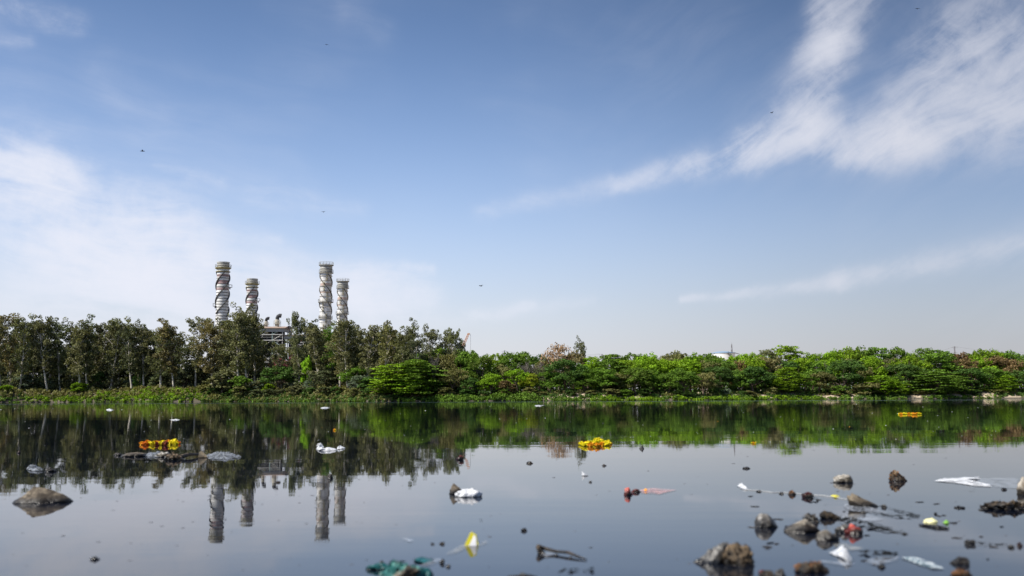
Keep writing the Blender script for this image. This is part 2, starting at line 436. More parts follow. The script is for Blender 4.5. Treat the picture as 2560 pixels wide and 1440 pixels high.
def proto_acacia(seed, sparse=False):
    rng = np.random.default_rng(seed); mb = MB()
    tr = bend_path(rng, (0, 0, 0), (rng.normal() * .2, rng.normal() * .2, 1), 4.5, 4, .12, .1)
    mb.tube(tr, [.26, .22, .18, .15, .1], 6)
    cs = []; rs = []; ks = []
    n = 26 if sparse else 46
    for i in range(n):
        u = (i + .5) / n; z = (6.2 + 3.6 * u) if sparse else (1.0 + 8.7 * u)
        prof = math.sqrt(max(.04, 1 - (max(0, z - 4.0) / 6.2) ** 2)) * (.8 if z < 2 else 1)
        a = i * 2.4 + rng.normal() * .3; rad = 3.9 * prof * rng.uniform(.45, 1.0)
        c = Vector((rad * math.cos(a), rad * math.sin(a), z))
        st = tr[int(min(4, max(1, z * .5)))]
        mb.tube([st, st.lerp(c, .6) + Vector((0, 0, -.35)), c], [.09, .05, .02], 4)
        tilt = -.14
        for k in range(5 if sparse else 6):
            o = rng.normal(size=3) * np.array([.75, .75, .12]); p = np.array(c) + o; p[2] += tilt * (o[0] * math.cos(a) + o[1] * math.sin(a))
            cs.append(p); q = rng.uniform(.5, .95); rs.append((q * 1.2, q * 1.2, .16)); ks.append(22 if sparse else 30)
    V_ = leaf_cloud(rng, cs, rs, ks, .27, out=.25, flat=.9, asp=1.5)
    V_[:, 2] *= 10.0 / V_[:, 2].max()
    return mb.mesh('acacia_trunk', M_BARKD), leaf_mesh('acacia_crown', V_)
def proto_bare(seed, mat_tw=None, wide=1.0):
    rng = np.random.default_rng(seed); mb = MB(); tips = []
    def br(p, d, L, r_, lev):
        pts = bend_path(rng, p, d, L, 3, .13, .06); mb.tube(pts, [r_, r_ * .85, r_ * .7, r_ * .5], 5 if lev < 2 else 3, cap=False)
        if lev >= 4: tips.append(pts[-1]); return
        for k in range(3 if lev else 5):
            a = rng.uniform(0, 2 * PI); s = rng.uniform(.35, .8) * wide
            dd = Vector(pts[-1] - pts[-2]).normalized() + Vector((math.cos(a) * s, math.sin(a) * s, rng.uniform(-.1, .2)))
            br(pts[-1] if k % 2 == 0 else pts[2], dd, L * rng.uniform(.6, .8), r_ * .55, lev + 1)
    br(Vector((0, 0, 0)), (0, 0, 1), 3.2, .20, 0)
    trunk = mb
    zt = max(v[2] for v in trunk.v); trunk.v = [(v[0], v[1], v[2] * 10 / zt) for v in trunk.v]
    tips = [np.array((t[0], t[1], t[2] * 10 / zt)) for t in tips]
    return trunk, tips, rng
def mesh_bare(seed):
    t, tips, rng = proto_bare(seed)
    V_ = leaf_cloud(rng, tips, [(.45, .45, .55)] * len(tips), [11] * len(tips), .30, out=.2, asp=2.2)
    # turn quads into thin twiggy slivers
    q = V_.reshape(-1, 4, 3); mid = (q[:, 1] + q[:, 3]) / 2; q[:, 1] = mid + (q[:, 1] - mid) * .22; q[:, 3] = mid + (q[:, 3] - mid) * .22
    return t.mesh('bare_trunk', M_TWIG), leaf_mesh('bare_twigs', q.reshape(-1, 3), M_TWIG)
def mesh_cotton(seed):
    tm, cm = proto_broad(seed, low=.30, dens=.62, sz=.24); tm.materials.clear(); tm.materials.append(M_TWIG); cm.materials.clear(); cm.materials.append(M_COTT); return tm, cm

PRO = {'euc': [proto_euc(s) for s in (11, 12, 13, 14, 15, 16, 17, 18)],
       'broad': [proto_broad(s, low=.20, sz=.27) for s in (21, 22, 23, 24, 25, 26, 27)],
       'shrub': [proto_broad(s, low=.0, dens=.75, sz=.55) for s in (31, 32, 33)],
       'under': [proto_broad(s, low=.0, dens=.6, sz=.40) for s in (34, 35, 36, 37)],
       'acacia': [proto_acacia(s) for s in (41, 42, 43, 44)],
       'umbrella': [proto_acacia(46, True)],
       'bare': [mesh_bare(s) for s in (51, 52, 53)],
       'cotton': [mesh_cotton(61)]}
HGT = {'euc': 20.0}; WID = {'under': 9.5, 'euc': 7.0, 'broad': 8.4, 'shrub': 8.4, 'acacia': 9.0, 'umbrella': 9.0, 'bare': 6.0, 'cotton': 9.0}

C = {'olive': (.180, .185, .084), 'oliveb': (.225, .205, .090), 'dolive': (.125, .145, .070), 'bright': (.20, .33, .018), 'yellow': (.29, .36, .026),
     'mid': (.135, .235, .030), 'dark': (.080, .155, .032), 'grey': (.18, .23, .15), 'brown': (.19, .13, .060), 'lime': (.25, .42, .026), 'pink': (.38, .10, .17),
     'khaki': (.21, .215, .075)}
CN = {'olive': 'olive green', 'oliveb': 'brownish olive', 'dolive': 'dark olive', 'bright': 'bright green', 'yellow': 'yellow-green', 'mid': 'mid green',
      'dark': 'dark green', 'grey': 'greyish green', 'brown': 'brown-tinged', 'lime': 'lime green', 'pink': 'pink flowering', 'khaki': 'khaki'}
SEG = [(500, 'left of the chimneys'), (640, 'below the left chimneys'), (780, 'by the steel building'), (900, 'below the right chimneys'),
       (1185, 'between right chimneys and crane'), (1430, 'between crane and cotton tree'),
       (1790, 'between cotton tree and white tank'), (2080, 'right of the white tank'), (2386, 'left of the right pylon'), (9999, 'right of the right pylon')]
ROWN = {0: 'front', 1: 'middle', 2: 'back'}
ORD = ['first', 'second', 'third', 'fourth', 'fifth', 'sixth', 'seventh', 'eighth', 'ninth', 'tenth', 'eleventh', 'twelfth', 'thirteenth', 'fourteenth', 'fifteenth', 'sixteenth']
KN = {'under': ('sapling', 'leafy sapling', 'tree'), 'euc': ('eucalyptus_tree', 'slim eucalyptus', 'tree'), 'broad': ('broadleaf_tree', 'round-crowned tree', 'tree'), 'shrub': ('bush', 'low bush', 'bush'),
      'acacia': ('acacia_tree', 'layered acacia', 'tree'), 'umbrella': ('acacia_tree', 'umbrella-topped acacia', 'tree'),
      'bare': ('bare_tree', 'leafless grey tree', 'tree'), 'cotton': ('cotton_tree', 'red-brown silk-cotton tree', 'tree')}
trees = []
def T(kind, px, top, w, col, row=0, off=None, brown=0.0, var=None, sink=0.0, look=None): trees.append(dict(kind=kind, px=px, top=top, w=w, col=col, row=row, off=off, brown=brown, var=var, sink=sink, look=look))

# ---- left wood: eucalyptus  (px, top y, crown width px, colour, row)
for i, (px, top, w, col, row) in enumerate([
    (6, 822, 62, 'olive', 0), (38, 799, 66, 'oliveb', 1), (62, 806, 52, 'olive', 0), (88, 817, 56, 'dolive', 1), (112, 808, 56, 'olive', 0), (143, 812, 52, 'dolive', 0), (166, 828, 52, 'olive', 1),
    (194, 826, 56, 'olive', 0), (218, 815, 52, 'dolive', 0), (243, 820, 56, 'olive', 1), (268, 811, 60, 'olive', 0), (292, 812, 50, 'olive', 1), (318, 827, 56, 'dolive', 0),
    (346, 828, 54, 'olive', 0), (372, 829, 54, 'dolive', 1), (398, 826, 56, 'olive', 0), (428, 822, 58, 'oliveb', 0), (484, 806, 54, 'olive', 0), (452, 868, 60, 'dolive', 1),
    (530, 818, 62, 'oliveb', 0), (556, 812, 66, 'olive', 1), (590, 801, 68, 'olive', 0), (614, 792, 60, 'olive', 0), (636, 790, 52, 'olive', 1), (500, 900, 60, 'dolive', 1),
    (672, 862, 34, 'olive', 1), (704, 866, 36, 'olive', 0), (750, 796, 36, 'olive', 0), (772, 818, 56, 'dolive', 1), (728, 878, 40, 'olive', 1), (798, 828, 58, 'olive', 0),
    (826, 832, 56, 'mid', 1), (852, 838, 56, 'oliveb', 0), (872, 812, 58, 'olive', 0), (895, 818, 56, 'dolive', 1), (916, 826, 56, 'olive', 0), (940, 838, 50, 'olive', 1), (964, 822, 56, 'khaki', 0),
    (990, 838, 48, 'oliveb', 1), (1006, 840, 46, 'olive', 0), (1024, 824, 38, 'olive', 1), (1048, 858, 44, 'dolive', 0), (1078, 831, 44, 'olive', 1), (1114, 838, 40, 'olive', 1), (1136, 838, 36, 'olive', 1),
    (1153, 860, 28, 'dolive', 1), (1457, 863, 28, 'olive', 2)]):
    T('euc', px, top, w, col, row, brown=(.60 if col in ('oliveb', 'khaki') else .10), var=i)
# dark understorey and bushes in front of the left wood
for (k, px, top, w, col, row, br) in [
    ('shrub', 27, 962, 34, 'bright', 0, 0), ('shrub', 78, 935, 40, 'dolive', 1, .1), ('shrub', 118, 950, 40, 'grey', 1, .2), ('shrub', 196, 955, 36, 'bright', 0, 0), ('shrub', 245, 925, 44, 'dolive', 1, .2),
    ('shrub', 312, 945, 30, 'grey', 1, 0), ('shrub', 398, 930, 52, 'dolive', 1, .2), ('shrub', 460, 922, 50, 'dolive', 1, .3), ('shrub', 514, 905, 52, 'dolive', 1, .2), ('shrub', 552, 925, 70, 'olive', 0, .5),
    ('shrub', 160, 925, 60, 'dolive', 2, 0), ('shrub', 350, 915, 60, 'dolive', 2, 0), ('shrub', 285, 920, 60, 'dolive', 2, 0), ('shrub', 20, 915, 60, 'dolive', 2, 0),
    ('shrub', 600, 938, 54, 'mid', 0, .3), ('shrub', 640, 950, 40, 'olive', 0, .6), ('broad', 706, 914, 96, 'dark', 0, .25), ('shrub', 668, 958, 34, 'bright', 0, 0), ('shrub', 768, 915, 60, 'dolive', 1, .3),
    ('broad', 806, 922, 62, 'dolive', 0, .3), ('shrub', 766, 888, 24, 'lime', 1, 0), ('shrub', 690, 890, 60, 'pink', 2, .5), ('shrub', 722, 886, 44, 'pink', 2, .6),
    ('broad', 862, 905, 60, 'dolive', 1, .5), ('broad', 888, 912, 66, 'mid', 0, .15), ('shrub', 925, 940, 44, 'dark', 0, .2), ('shrub', 856, 968, 46, 'khaki', 0, .7), ('shrub', 745, 968, 30, 'khaki', 0, .7),
    ('broad', 965, 880, 60, 'dolive', 2, .3), ('shrub', 515, 962, 46, 'khaki', 0, .7),
    # middle: acacia mass and mixed trees
    ('acacia', 1000, 915, 130, 'lime', 0, .03), ('acacia', 1046, 905, 110, 'mid', 0, .05), ('acacia', 985, 938, 90, 'bright', 0, 0), ('acacia', 1035, 945, 90, 'lime', 0, 0), ('acacia', 1062, 888, 84, 'mid', 1, .1),
    ('broad', 1112, 872, 96, 'bright', 2, .25), ('broad', 1150, 876, 84, 'bright', 2, .35), ('broad', 1128, 890, 84, 'khaki', 1, .5), ('broad', 1138, 925, 66, 'khaki', 0, .4), ('broad', 1112, 950, 54, 'mid', 0, .35),
    ('broad', 1180, 888, 56, 'mid', 2, .2), ('bare', 1086, 888, 26, 'grey', 0, 0), ('broad', 1205, 895, 72, 'mid', 1, .5), ('broad', 1190, 925, 58, 'grey', 1, .3), ('broad', 1172, 948, 44, 'dark', 0, .1),
    ('broad', 1240, 890, 72, 'bright', 2, .2), ('broad', 1232, 938, 54, 'lime', 0, 0), ('broad', 1212, 952, 36, 'bright', 0, .1), ('broad', 1262, 915, 56, 'khaki', 1, .5), ('broad', 1280, 886, 72, 'mid', 2, .1),
    ('broad', 1310, 884, 60, 'mid', 2, .15), ('bare', 1306, 905, 30, 'grey', 1, 0), ('broad', 1296, 928, 60, 'bright', 0, 0), ('broad', 1322, 940, 48, 'yellow', 0, 0), ('shrub', 1268, 950, 40, 'brown', 0, .8),
    ('bare', 1346, 906, 28, 'grey', 1, 0), ('broad', 1352, 925, 50, 'dolive', 1, .5), ('cotton', 1396, 862, 92, 'brown', 2, 0), ('broad', 1432, 882, 62, 'oliveb', 2, .7), ('broad', 1372, 895, 66, 'khaki', 2, .6),
    ('broad', 1418, 905, 96, 'dark', 0, .15), ('broad', 1378, 935, 62, 'mid', 0, .2), ('broad', 1350, 890, 50, 'dark', 2, .1)]:
    T(k, px, top, w, col, row, brown=br)
# right-hand bank, three rows
for (px, top, w, col, k, br) in [(1482, 898, 70, 'lime', 'acacia', 0), (1530, 892, 84, 'mid', 'acacia', .15), (1580, 889, 80, 'mid', 'broad', .1), (1628, 887, 80, 'bright', 'broad', 0), (1682, 882, 74, 'khaki', 'broad', .1),
    (1726, 886, 76, 'bright', 'broad', 0), (1768, 889, 66, 'mid', 'broad', .1), (1858, 890, 70, 'bright', 'broad', .1), (1892, 886, 66, 'bright', 'broad', .3), (1925, 880, 66, 'olive', 'umbrella', .1), (1974, 870, 94, 'bright', 'umbrella', .1),
    (2032, 889, 76, 'bright', 'broad', .25), (2082, 878, 70, 'bright', 'broad', .3), (2122, 872, 72, 'bright', 'broad', .4), (2162, 868, 70, 'mid', 'broad', .7), (2200, 874, 70, 'mid', 'acacia', .1), (2250, 874, 66, 'mid', 'broad', .2),
    (2290, 888, 66, 'bright', 'broad', .2), (2322, 876, 60, 'mid', 'umbrella', .1), (2366, 881, 72, 'mid', 'acacia', .2), (2410, 885, 74, 'brown', 'broad', .9), (2456, 879, 72, 'bright', 'broad', .6), (2502, 877, 74, 'bright', 'broad', .7), (2550, 882, 74, 'mid', 'broad', .3)]:
    T(k, px, top, w, col, 2, brown=br)
for (px, top, w, col, k, br) in [(1470, 910, 84, 'bright', 'broad', .3), (1520, 905, 96, 'mid', 'acacia', .1), (1572, 905, 84, 'bright', 'broad', .1), (1618, 900, 84, 'bright', 'broad', 0), (1664, 902, 84, 'bright', 'broad', 0), (1712, 903, 84, 'bright', 'broad', 0),
    (1762, 904, 84, 'khaki', 'broad', .7), (1806, 900, 80, 'mid', 'broad', .15), (1848, 905, 76, 'brown', 'broad', .8), (1880, 902, 66, 'bright', 'broad', .1), (1916, 898, 76, 'oliveb', 'broad', .6), (1955, 905, 76, 'dark', 'broad', .1), (1998, 900, 80, 'bright', 'broad', .3),
    (2045, 908, 76, 'mid', 'broad', .3), (2070, 902, 28, 'brown', 'bare', .2), (2100, 900, 80, 'bright', 'broad', .1), (2140, 900, 80, 'khaki', 'broad', .5), (2188, 896, 76, 'bright', 'broad', 0), (2232, 900, 80, 'olive', 'broad', .3), (2278, 895, 90, 'bright', 'broad', .3),
    (2350, 890, 112, 'mid', 'acacia', .05), (2404, 903, 84, 'brown', 'broad', .9), (2455, 898, 90, 'bright', 'broad', .2), (2508, 895, 86, 'brown', 'broad', .8), (2552, 902, 80, 'mid', 'broad', .2)]:
    T(k, px, top, w, col, 1, brown=br)
for (px, top, w, col, k, br) in [(1466, 938, 76, 'mid', 'broad', .2), (1505, 926, 78, 'mid', 'broad', .1), (1545, 938, 84, 'khaki', 'broad', .6), (1592, 925, 80, 'mid', 'broad', .4), (1630, 930, 64, 'mid', 'broad', .1), (1668, 938, 66, 'mid', 'broad', .1),
    (1706, 925, 72, 'mid', 'broad', .1), (1752, 938, 60, 'khaki', 'broad', .5), (1800, 922, 76, 'dark', 'broad', .1), (1846, 930, 60, 'mid', 'broad', .5), (1884, 922, 84, 'dark', 'broad', .05), (1930, 945, 50, 'dark', 'broad', .05), (1968, 925, 70, 'bright', 'acacia', 0), (1944, 958, 54, 'bright', 'acacia', 0),
    (2012, 938, 64, 'mid', 'broad', .1), (2050, 935, 70, 'khaki', 'broad', .5), (2108, 905, 100, 'dark', 'broad', .25), (2162, 955, 60, 'khaki', 'shrub', .5), (2204, 945, 80, 'bright', 'acacia', .05), (2240, 960, 60, 'lime', 'acacia', .05),
    (2268, 915, 90, 'dark', 'broad', .25), (2330, 935, 110, 'mid', 'acacia', .1), (2385, 945, 70, 'mid', 'acacia', .1), (2430, 925, 84, 'dark', 'broad', .35), (2480, 925, 80, 'mid', 'broad', .25), (2515, 945, 60, 'bright', 'acacia', .1), (2550, 930, 80, 'dark', 'broad', .3),
    (2096, 962, 36, 'mid', 'shrub', 0), (1872, 975, 26, 'grey', 'shrub', 0), (1560, 972, 34, 'mid', 'shrub', .1), (1812, 972, 26, 'grey', 'shrub', 0), (2310, 970, 30, 'mid', 'shrub', .1), (2450, 972, 44, 'bright', 'shrub', .1)]:
    T(k, px, top, w, col, 0, brown=br)

ur = random.Random(12)
for i, px in enumerate(range(8, 935, 33)):
    if 655 < px < 730: continue
    T('under', px + ur.uniform(-8, 8), ur.uniform(908, 955), ur.uniform(26, 52), ur.choice(('dolive', 'dolive', 'grey', 'olive', 'dark')), ur.choice((0, 1, 1, 1)), brown=ur.choice((0, .2, .5)))
T('broad', 1812, 890, 64, 'bright', 2)
T('broad', 1092, 882, 90, 'bright', 1); T('broad', 1156, 882, 76, 'mid', 1, brown=.2); T('broad', 1070, 900, 70, 'mid', 1)
for i, (px, top) in enumerate([(22, 836), (74, 838), (128, 832), (180, 842), (232, 838), (282, 832), (332, 842), (384, 842), (412, 846), (570, 836), (604, 826), (784, 840), (812, 846), (842, 848), (884, 838), (928, 846), (976, 846), (1015, 858)]):
    T('euc', px, top, 62, ('dolive', 'olive')[i % 2], 2, brown=.1, var=i + 3)
for px in range(530, 935, 36): T('shrub', px + ur.uniform(-10, 10), ur.uniform(958, 978), ur.uniform(26, 46), ur.choice(('dolive', 'dark', 'khaki', 'olive')), 0, off=ur.uniform(1.4, 2.8), brown=.3)
for px in range(1105, 2550, 52): T('shrub', px + ur.uniform(-18, 18), ur.uniform(966, 980), ur.uniform(20, 44), ur.choice(('dark', 'mid', 'dark', 'khaki', 'bright')), 0, off=ur.uniform(1.6, 3.6), brown=.3)
# ordinals inside each stretch of the bank, same kind + colour + row
def seg(px):
    for i, (x, n) in enumerate(SEG):
        if px < x: return i, n
bucket = {}
for t in sorted(trees, key=lambda t: t['px']): bucket.setdefault((KN[t['kind']][0], t['kind'], t['col'], t['row'], seg(t['px'])[0]), []).append(t)
for key, lst in bucket.items():
    for i, t in enumerate(lst):
        o_ = '' if len(lst) == 1 else (', %s from left' % ORD[i] if len(lst) > 2 else (', left of two' if i == 0 else ', right of two'))
        look = KN[t['kind']][1]
        row = '' if t['kind'] in ('cotton', 'shrub') and t['row'] == 0 else ', %s row' % ROWN[t['row']]
        colr = '' if t['kind'] in ('cotton', 'bare') else CN[t['col']] + ' '
        if t['kind'] == 'cotton': t['label'] = 'red-brown silk-cotton tree with open crown standing above the green trees'
        else: t['label'] = (colr + look + row + ', ' + seg(t['px'])[1] + o_)
rt_rng = random.Random(5)
used = {}
for t in trees:
    k = t['kind']; pr = PRO[k]; vi = (t['var'] if t['var'] is not None else used.get(k, 0)); used[k] = used.get(k, 0) + 1
    tm, cm = pr[vi % len(pr)]
    X = P(t['px'], 1000, 240).x
    offb = {0: (5.0, 7.5), 1: (11, 15), 2: (19, 24)}[t['row']] if k not in ('shrub', 'under') else {0: (3.0, 4.5), 1: (7, 10), 2: (24, 28)}[t['row']]
    if k == 'acacia' and t['row'] == 0: offb = (3.2, 5.0)
    off = t['off'] or rt_rng.uniform(*offb)
    Y = shore(X) + off; X = P(t['px'], 1000, Y).x; Y = shore(X) + off
    z0 = ground(X, Y) - .1
    ztop = P(t['px'], t['top'] - (8 if k in ('broad', 'acacia', 'umbrella', 'cotton') and t['px'] > 930 and t['px'] != 1812 else 0), Y).z; h = ztop - z0
    w = t['w'] / F * Y * (1.12 if k in ('euc', 'bare', 'cotton') else 1.22)
    HH = HGT.get(k, 10.0)
    o = empty(KN[k][0], (X, Y, z0), rt_rng.uniform(0, 2 * PI) if k != 'euc' else rt_rng.choice((0, PI)) + rt_rng.uniform(-.5, .5))
    o.scale = (w / WID[k], w / WID[k], h / HH)
    if k == 'euc': o.rotation_euler.x = rt_rng.uniform(-.05, .05); o.rotation_euler.y = rt_rng.uniform(-.09, .09)
    tag(o, t['label'], KN[k][2], 'trees and bushes on the far bank')
    tr_ = put('trunk', tm, o); cr = put('twigs' if k == 'bare' else 'crown', cm, o)
    c = C[t['col']]; f = rt_rng.uniform(.85, 1.15)
    cr.color = (c[0] * f, c[1] * f * rt_rng.uniform(.94, 1.06), c[2] * f, t['brown'] * (1 if k == 'euc' else .62))

# dense wood behind, seen only as a dark mass through the gaps
def back_wood(px0, px1, n, yoff, topf, col, name, seed, zlo=1.0, size=.55):
    rng = np.random.default_rng(seed); cs = []; rs = []; ks = []
    for i in range(n):
        px = rng.uniform(px0, px1); X = P(px, 1000, 270).x; Y = shore(X) + yoff + rng.uniform(0, 10); X = P(px, 1000, Y).x
        top = P(px, topf(px), Y).z; z = rng.uniform(zlo, max(zlo + .1, top - 1.5)); r_ = rng.uniform(1.1, 2.0)
        cs.append((X, Y, z)); rs.append((r_, r_, r_ * .8)); ks.append(60)
    V_ = leaf_cloud(rng, cs, rs, ks, size, out=.8, asp=1.2)
    o = put(name, leaf_mesh(name, V_)); o.color = (*C[col], .2); tag(o, kind='stuff'); return o
def lt(px):
    if px < 440: return 868 - 8 * math.sin(px * .03)
    if px < 530: return 925
    if px < 655: return 850
    if px < 735: return 925
    if px < 1000: return 868
    return 885
back_wood(-60, 1180, 2300, 28, lambda p: lt(p) - 10, 'dolive', 'wood_undergrowth', 71, .6)
back_wood(-60, 1180, 1900, 17, lambda p: 940, 'dolive', 'wood_undergrowth', 73, 1.6, .45)
back_wood(1150, 2640, 900, 30, lambda p: 912, 'dark', 'wood_undergrowth', 72)

# ------------------------------------------------------------------ bank plants and dry grass (ground cover)
def cover(name, px0, px1, n, s0, s1, size, col, seed, hmax, brown=0.0, patch=None, hfun=None):
    rng = np.random.default_rng(seed); cs = []; rs = []; ks = []
    for i in range(n):
        px = rng.uniform(px0, px1); X = P(px, 1000, 235).x
        if patch and mnoise.noise(Vector((X * .09, seed, 0))) < patch: continue
        s = rng.uniform(s0, s1); Y = shore(X) + s; X = P(px, 1000, Y).x; z = ground(X, shore(X) + s)
        hh = rng.uniform(.3, 1) * hmax * (.65 + .7 * (mnoise.noise(Vector((X * .25, 3, seed))) + .4))
        hh = max(.12, hh)
        cs.append((X, shore(X) + s, max(0.0, z) + hh * .45)); rs.append((.38, .38, hh * .6)); ks.append(26)
    V_ = leaf_cloud(rng, cs, rs, ks, size, out=.6, asp=1.3); V_[:, 2] = np.maximum(V_[:, 2], .01)
    o = put(name, leaf_mesh(name, V_)); o.color = (*C[col], brown); tag(o, kind='stuff')
cover('bank_plants', -60, 2620, 1100, -.5, .9, .22, 'mid', 81, .6, .15, -.02)
cover('bank_plants', -60, 2620, 900, .2, 2.6, .24, 'dark', 82, .9, .25, -.12)
cover('bank_plants', 240, 520, 500, 0, 4.0, .26, 'bright', 83, .9, .3)
cover('bank_plants', 60, 240, 140, 0, 1.8, .24, 'bright', 88, .8, .2)
cover('bank_plants', 1090, 1340, 400, 0, 2.6, .26, 'mid', 84, 1.1, .1)
cover('bank_plants', 1480, 2060, 420, -.3, 1.2, .22, 'bright', 85, .6, .1, .0)
cover('dry_grass', -60, 960, 1900, 1.0, 8.0, .30, 'khaki', 86, 1.3, .75)
cover('dry_grass', 940, 2620, 600, 2.5, 8.0, .26, 'khaki', 87, .8, .6, .0)
cover('dry_grass', 500, 980, 700, .0, 2.6, .28, 'khaki', 90, .8, .6)
cover('bank_plants', 500, 980, 500, -.2, 2.0, .26, 'dark', 91, .9, .3)
cover('forest_floor_scrub', 940, 2620, 900, 5.5, 11.0, .34, 'dark', 89, 1.6, .3)

# ================================================================== power station
def mat_shaft(name, ring, bands, rust, base=(.80, .79, .75)):
    m_ = bpy.data.materials.new(name); m_.use_nodes = True; b = NB(m_.node_tree)
    tc = b.new('ShaderNodeTexCoord').outputs['Object']
    sp = b.new('ShaderNodeSeparateXYZ'); b.l.new(tc, sp.inputs[0]); z = sp.outputs[2]
    ang = b.math('ARCTAN2', sp.outputs[0], sp.outputs[1])
    cv = b.new('ShaderNodeCombineXYZ'); b.l.new(b.math('MULTIPLY', ang, 3.0), cv.inputs[0]); b.l.new(b.math('MULTIPLY', z, .22), cv.inputs[1])
    n1 = b.noise(cv.outputs[0], 1.6, 5, .65)[0]        # vertical streaks of rust and soot
    n2 = b.noise(tc, .7, 5, .6)[0]
    c = b.mix(b.ramp(n2, .3, .7), c4([x * .80 for x in base]), c4([min(1, x * 1.18) for x in base]))
    # sheet courses differ slightly in tone
    fl = b.math('FLOOR', b.math('DIVIDE', z, ring)); wn = b.new('ShaderNodeTexWhiteNoise', noise_dimensions='1D'); b.l.new(fl, wn.inputs['W'])
    c = b.vmath('SCALE', c, scale=b.math('MULTIPLY_ADD', wn.outputs[0], .22, .88))
    fr = b.math('FRACT', b.math('DIVIDE', z, ring)); ln = b.math('LESS_THAN', b.math('ABSOLUTE', b.math('SUBTRACT', fr, .84 if ring < 2 else .0)), .14 if ring < 2 else .085)
    c = b.mix(b.math('MULTIPLY', ln, b.ramp(n2, .3, .6, .62, .95)), c, (.07, .065, .06, 1))
    for (z0, z1, col) in bands:
        k = b.math('MULTIPLY', b.math('GREATER_THAN', z, z0), b.math('LESS_THAN', z, z1))
        k = b.math('MULTIPLY', k, b.ramp(n2, .35, .55, .45, .95)); c = b.mix(k, c, c4(col))
    c = b.mix(b.math('MULTIPLY', b.ramp(n1, .56, .70), rust), c, (.33, .17, .075, 1))
    c = b.mix(b.math('MULTIPLY', b.ramp(b.noise(cv.outputs[0], 2.6, 4, .6)[0], .55, .75), .45), c, (.16, .14, .12, 1))
    p = b.new('ShaderNodeBsdfPrincipled'); b.l.new(c, p.inputs['Base Color']); p.inputs['Roughness'].default_value = .55; p.inputs['Metallic'].default_value = .1
    o = b.new('ShaderNodeOutputMaterial'); b.l.new(p.outputs[0], o.inputs[0]); return m_
M_DKSTEEL = mat_simple('dark_weathered_steel', (.10, .095, .085), .7, var=.4)
M_STEEL = mat_simple('galvanised_steel', (.30, .29, .25), .6, var=.35)
M_YSTEEL = mat_simple('yellowed_steel', (.34, .30, .16), .6, var=.35)
M_OLDCAP = mat_shaft('weathered_cap', 1.0, [], .3, (.52, .51, .46))
M_SHA = mat_shaft('banded_shaft', 1.15, [(45.9, 47.2, (.34, .20, .19)), (43.4, 44.4, (.34, .20, .19)), (48.6, 49.6, (.28, .18, .17))], .25)
M_SHB = mat_shaft('stained_shaft', 2.05, [(45.2, 46.2, (.52, .38, .31)), (42.3, 42.8, (.46, .32, .25))], .85, (.76, .75, .72))

def helix(mb, r0, r1, z0, z1, pitch, ph, hand, th=.22):
    n = int(abs(z1 - z0) / .45); vs = []; fs = []
    for i in range(n + 1):
        z = z0 + (z1 - z0) * i / n; a = ph + hand * 2 * PI * z / pitch
        s_, c_ = math.sin(a), -math.cos(a)
        for (r_, dz) in ((r0, -th), (r1, -th), (r1, th), (r0, th)): vs.append((r_ * s_, r_ * c_, z + dz))
    for i in range(n):
        for j in range(4):
            j2 = (j + 1) % 4; fs.append((i * 4 + j, i * 4 + j2, i * 4 + 4 + j2, i * 4 + 4 + j))
    fs.append((3, 2, 1, 0)); o = n * 4; fs.append((o, o + 1, o + 2, o + 3)); mb.add(vs, fs)
def railing(r_, z, h=1.05, posts=16, rad=.055):
    mb = MB()
    for k in range(posts):
        a = 2 * PI * k / posts; mb.tube([(r_ * math.cos(a), r_ * math.sin(a), z), (r_ * math.cos(a), r_ * math.sin(a), z + h)], rad, 4)
    for zz in (z + h, z + h * .5):
        mb.tube([(r_ * math.cos(2 * PI * k / 32), r_ * math.sin(2 * PI * k / 32), zz) for k in range(33)], rad * .9, 4, cap=False)
    return mb
def ladder(mb, a, r_, z0, z1):
    t = Vector((math.cos(a), math.sin(a), 0)); c = Vector((math.sin(a), -math.cos(a), 0)) * r_
    for s_ in (-.3, .3): mb.tube([c + t * s_ + Vector((0, 0, z0)), c + t * s_ + Vector((0, 0, z1))], .06, 4)
    z = z0
    while z < z1: mb.tube([c - t * .3 + Vector((0, 0, z)), c + t * .3 + Vector((0, 0, z))], .035, 3); z += .6
    for z in np.arange(z0 + 1, z1, 1.2): mb.box((c.x * 1.06, c.y * 1.06, z), (.72, .5, .07), a)

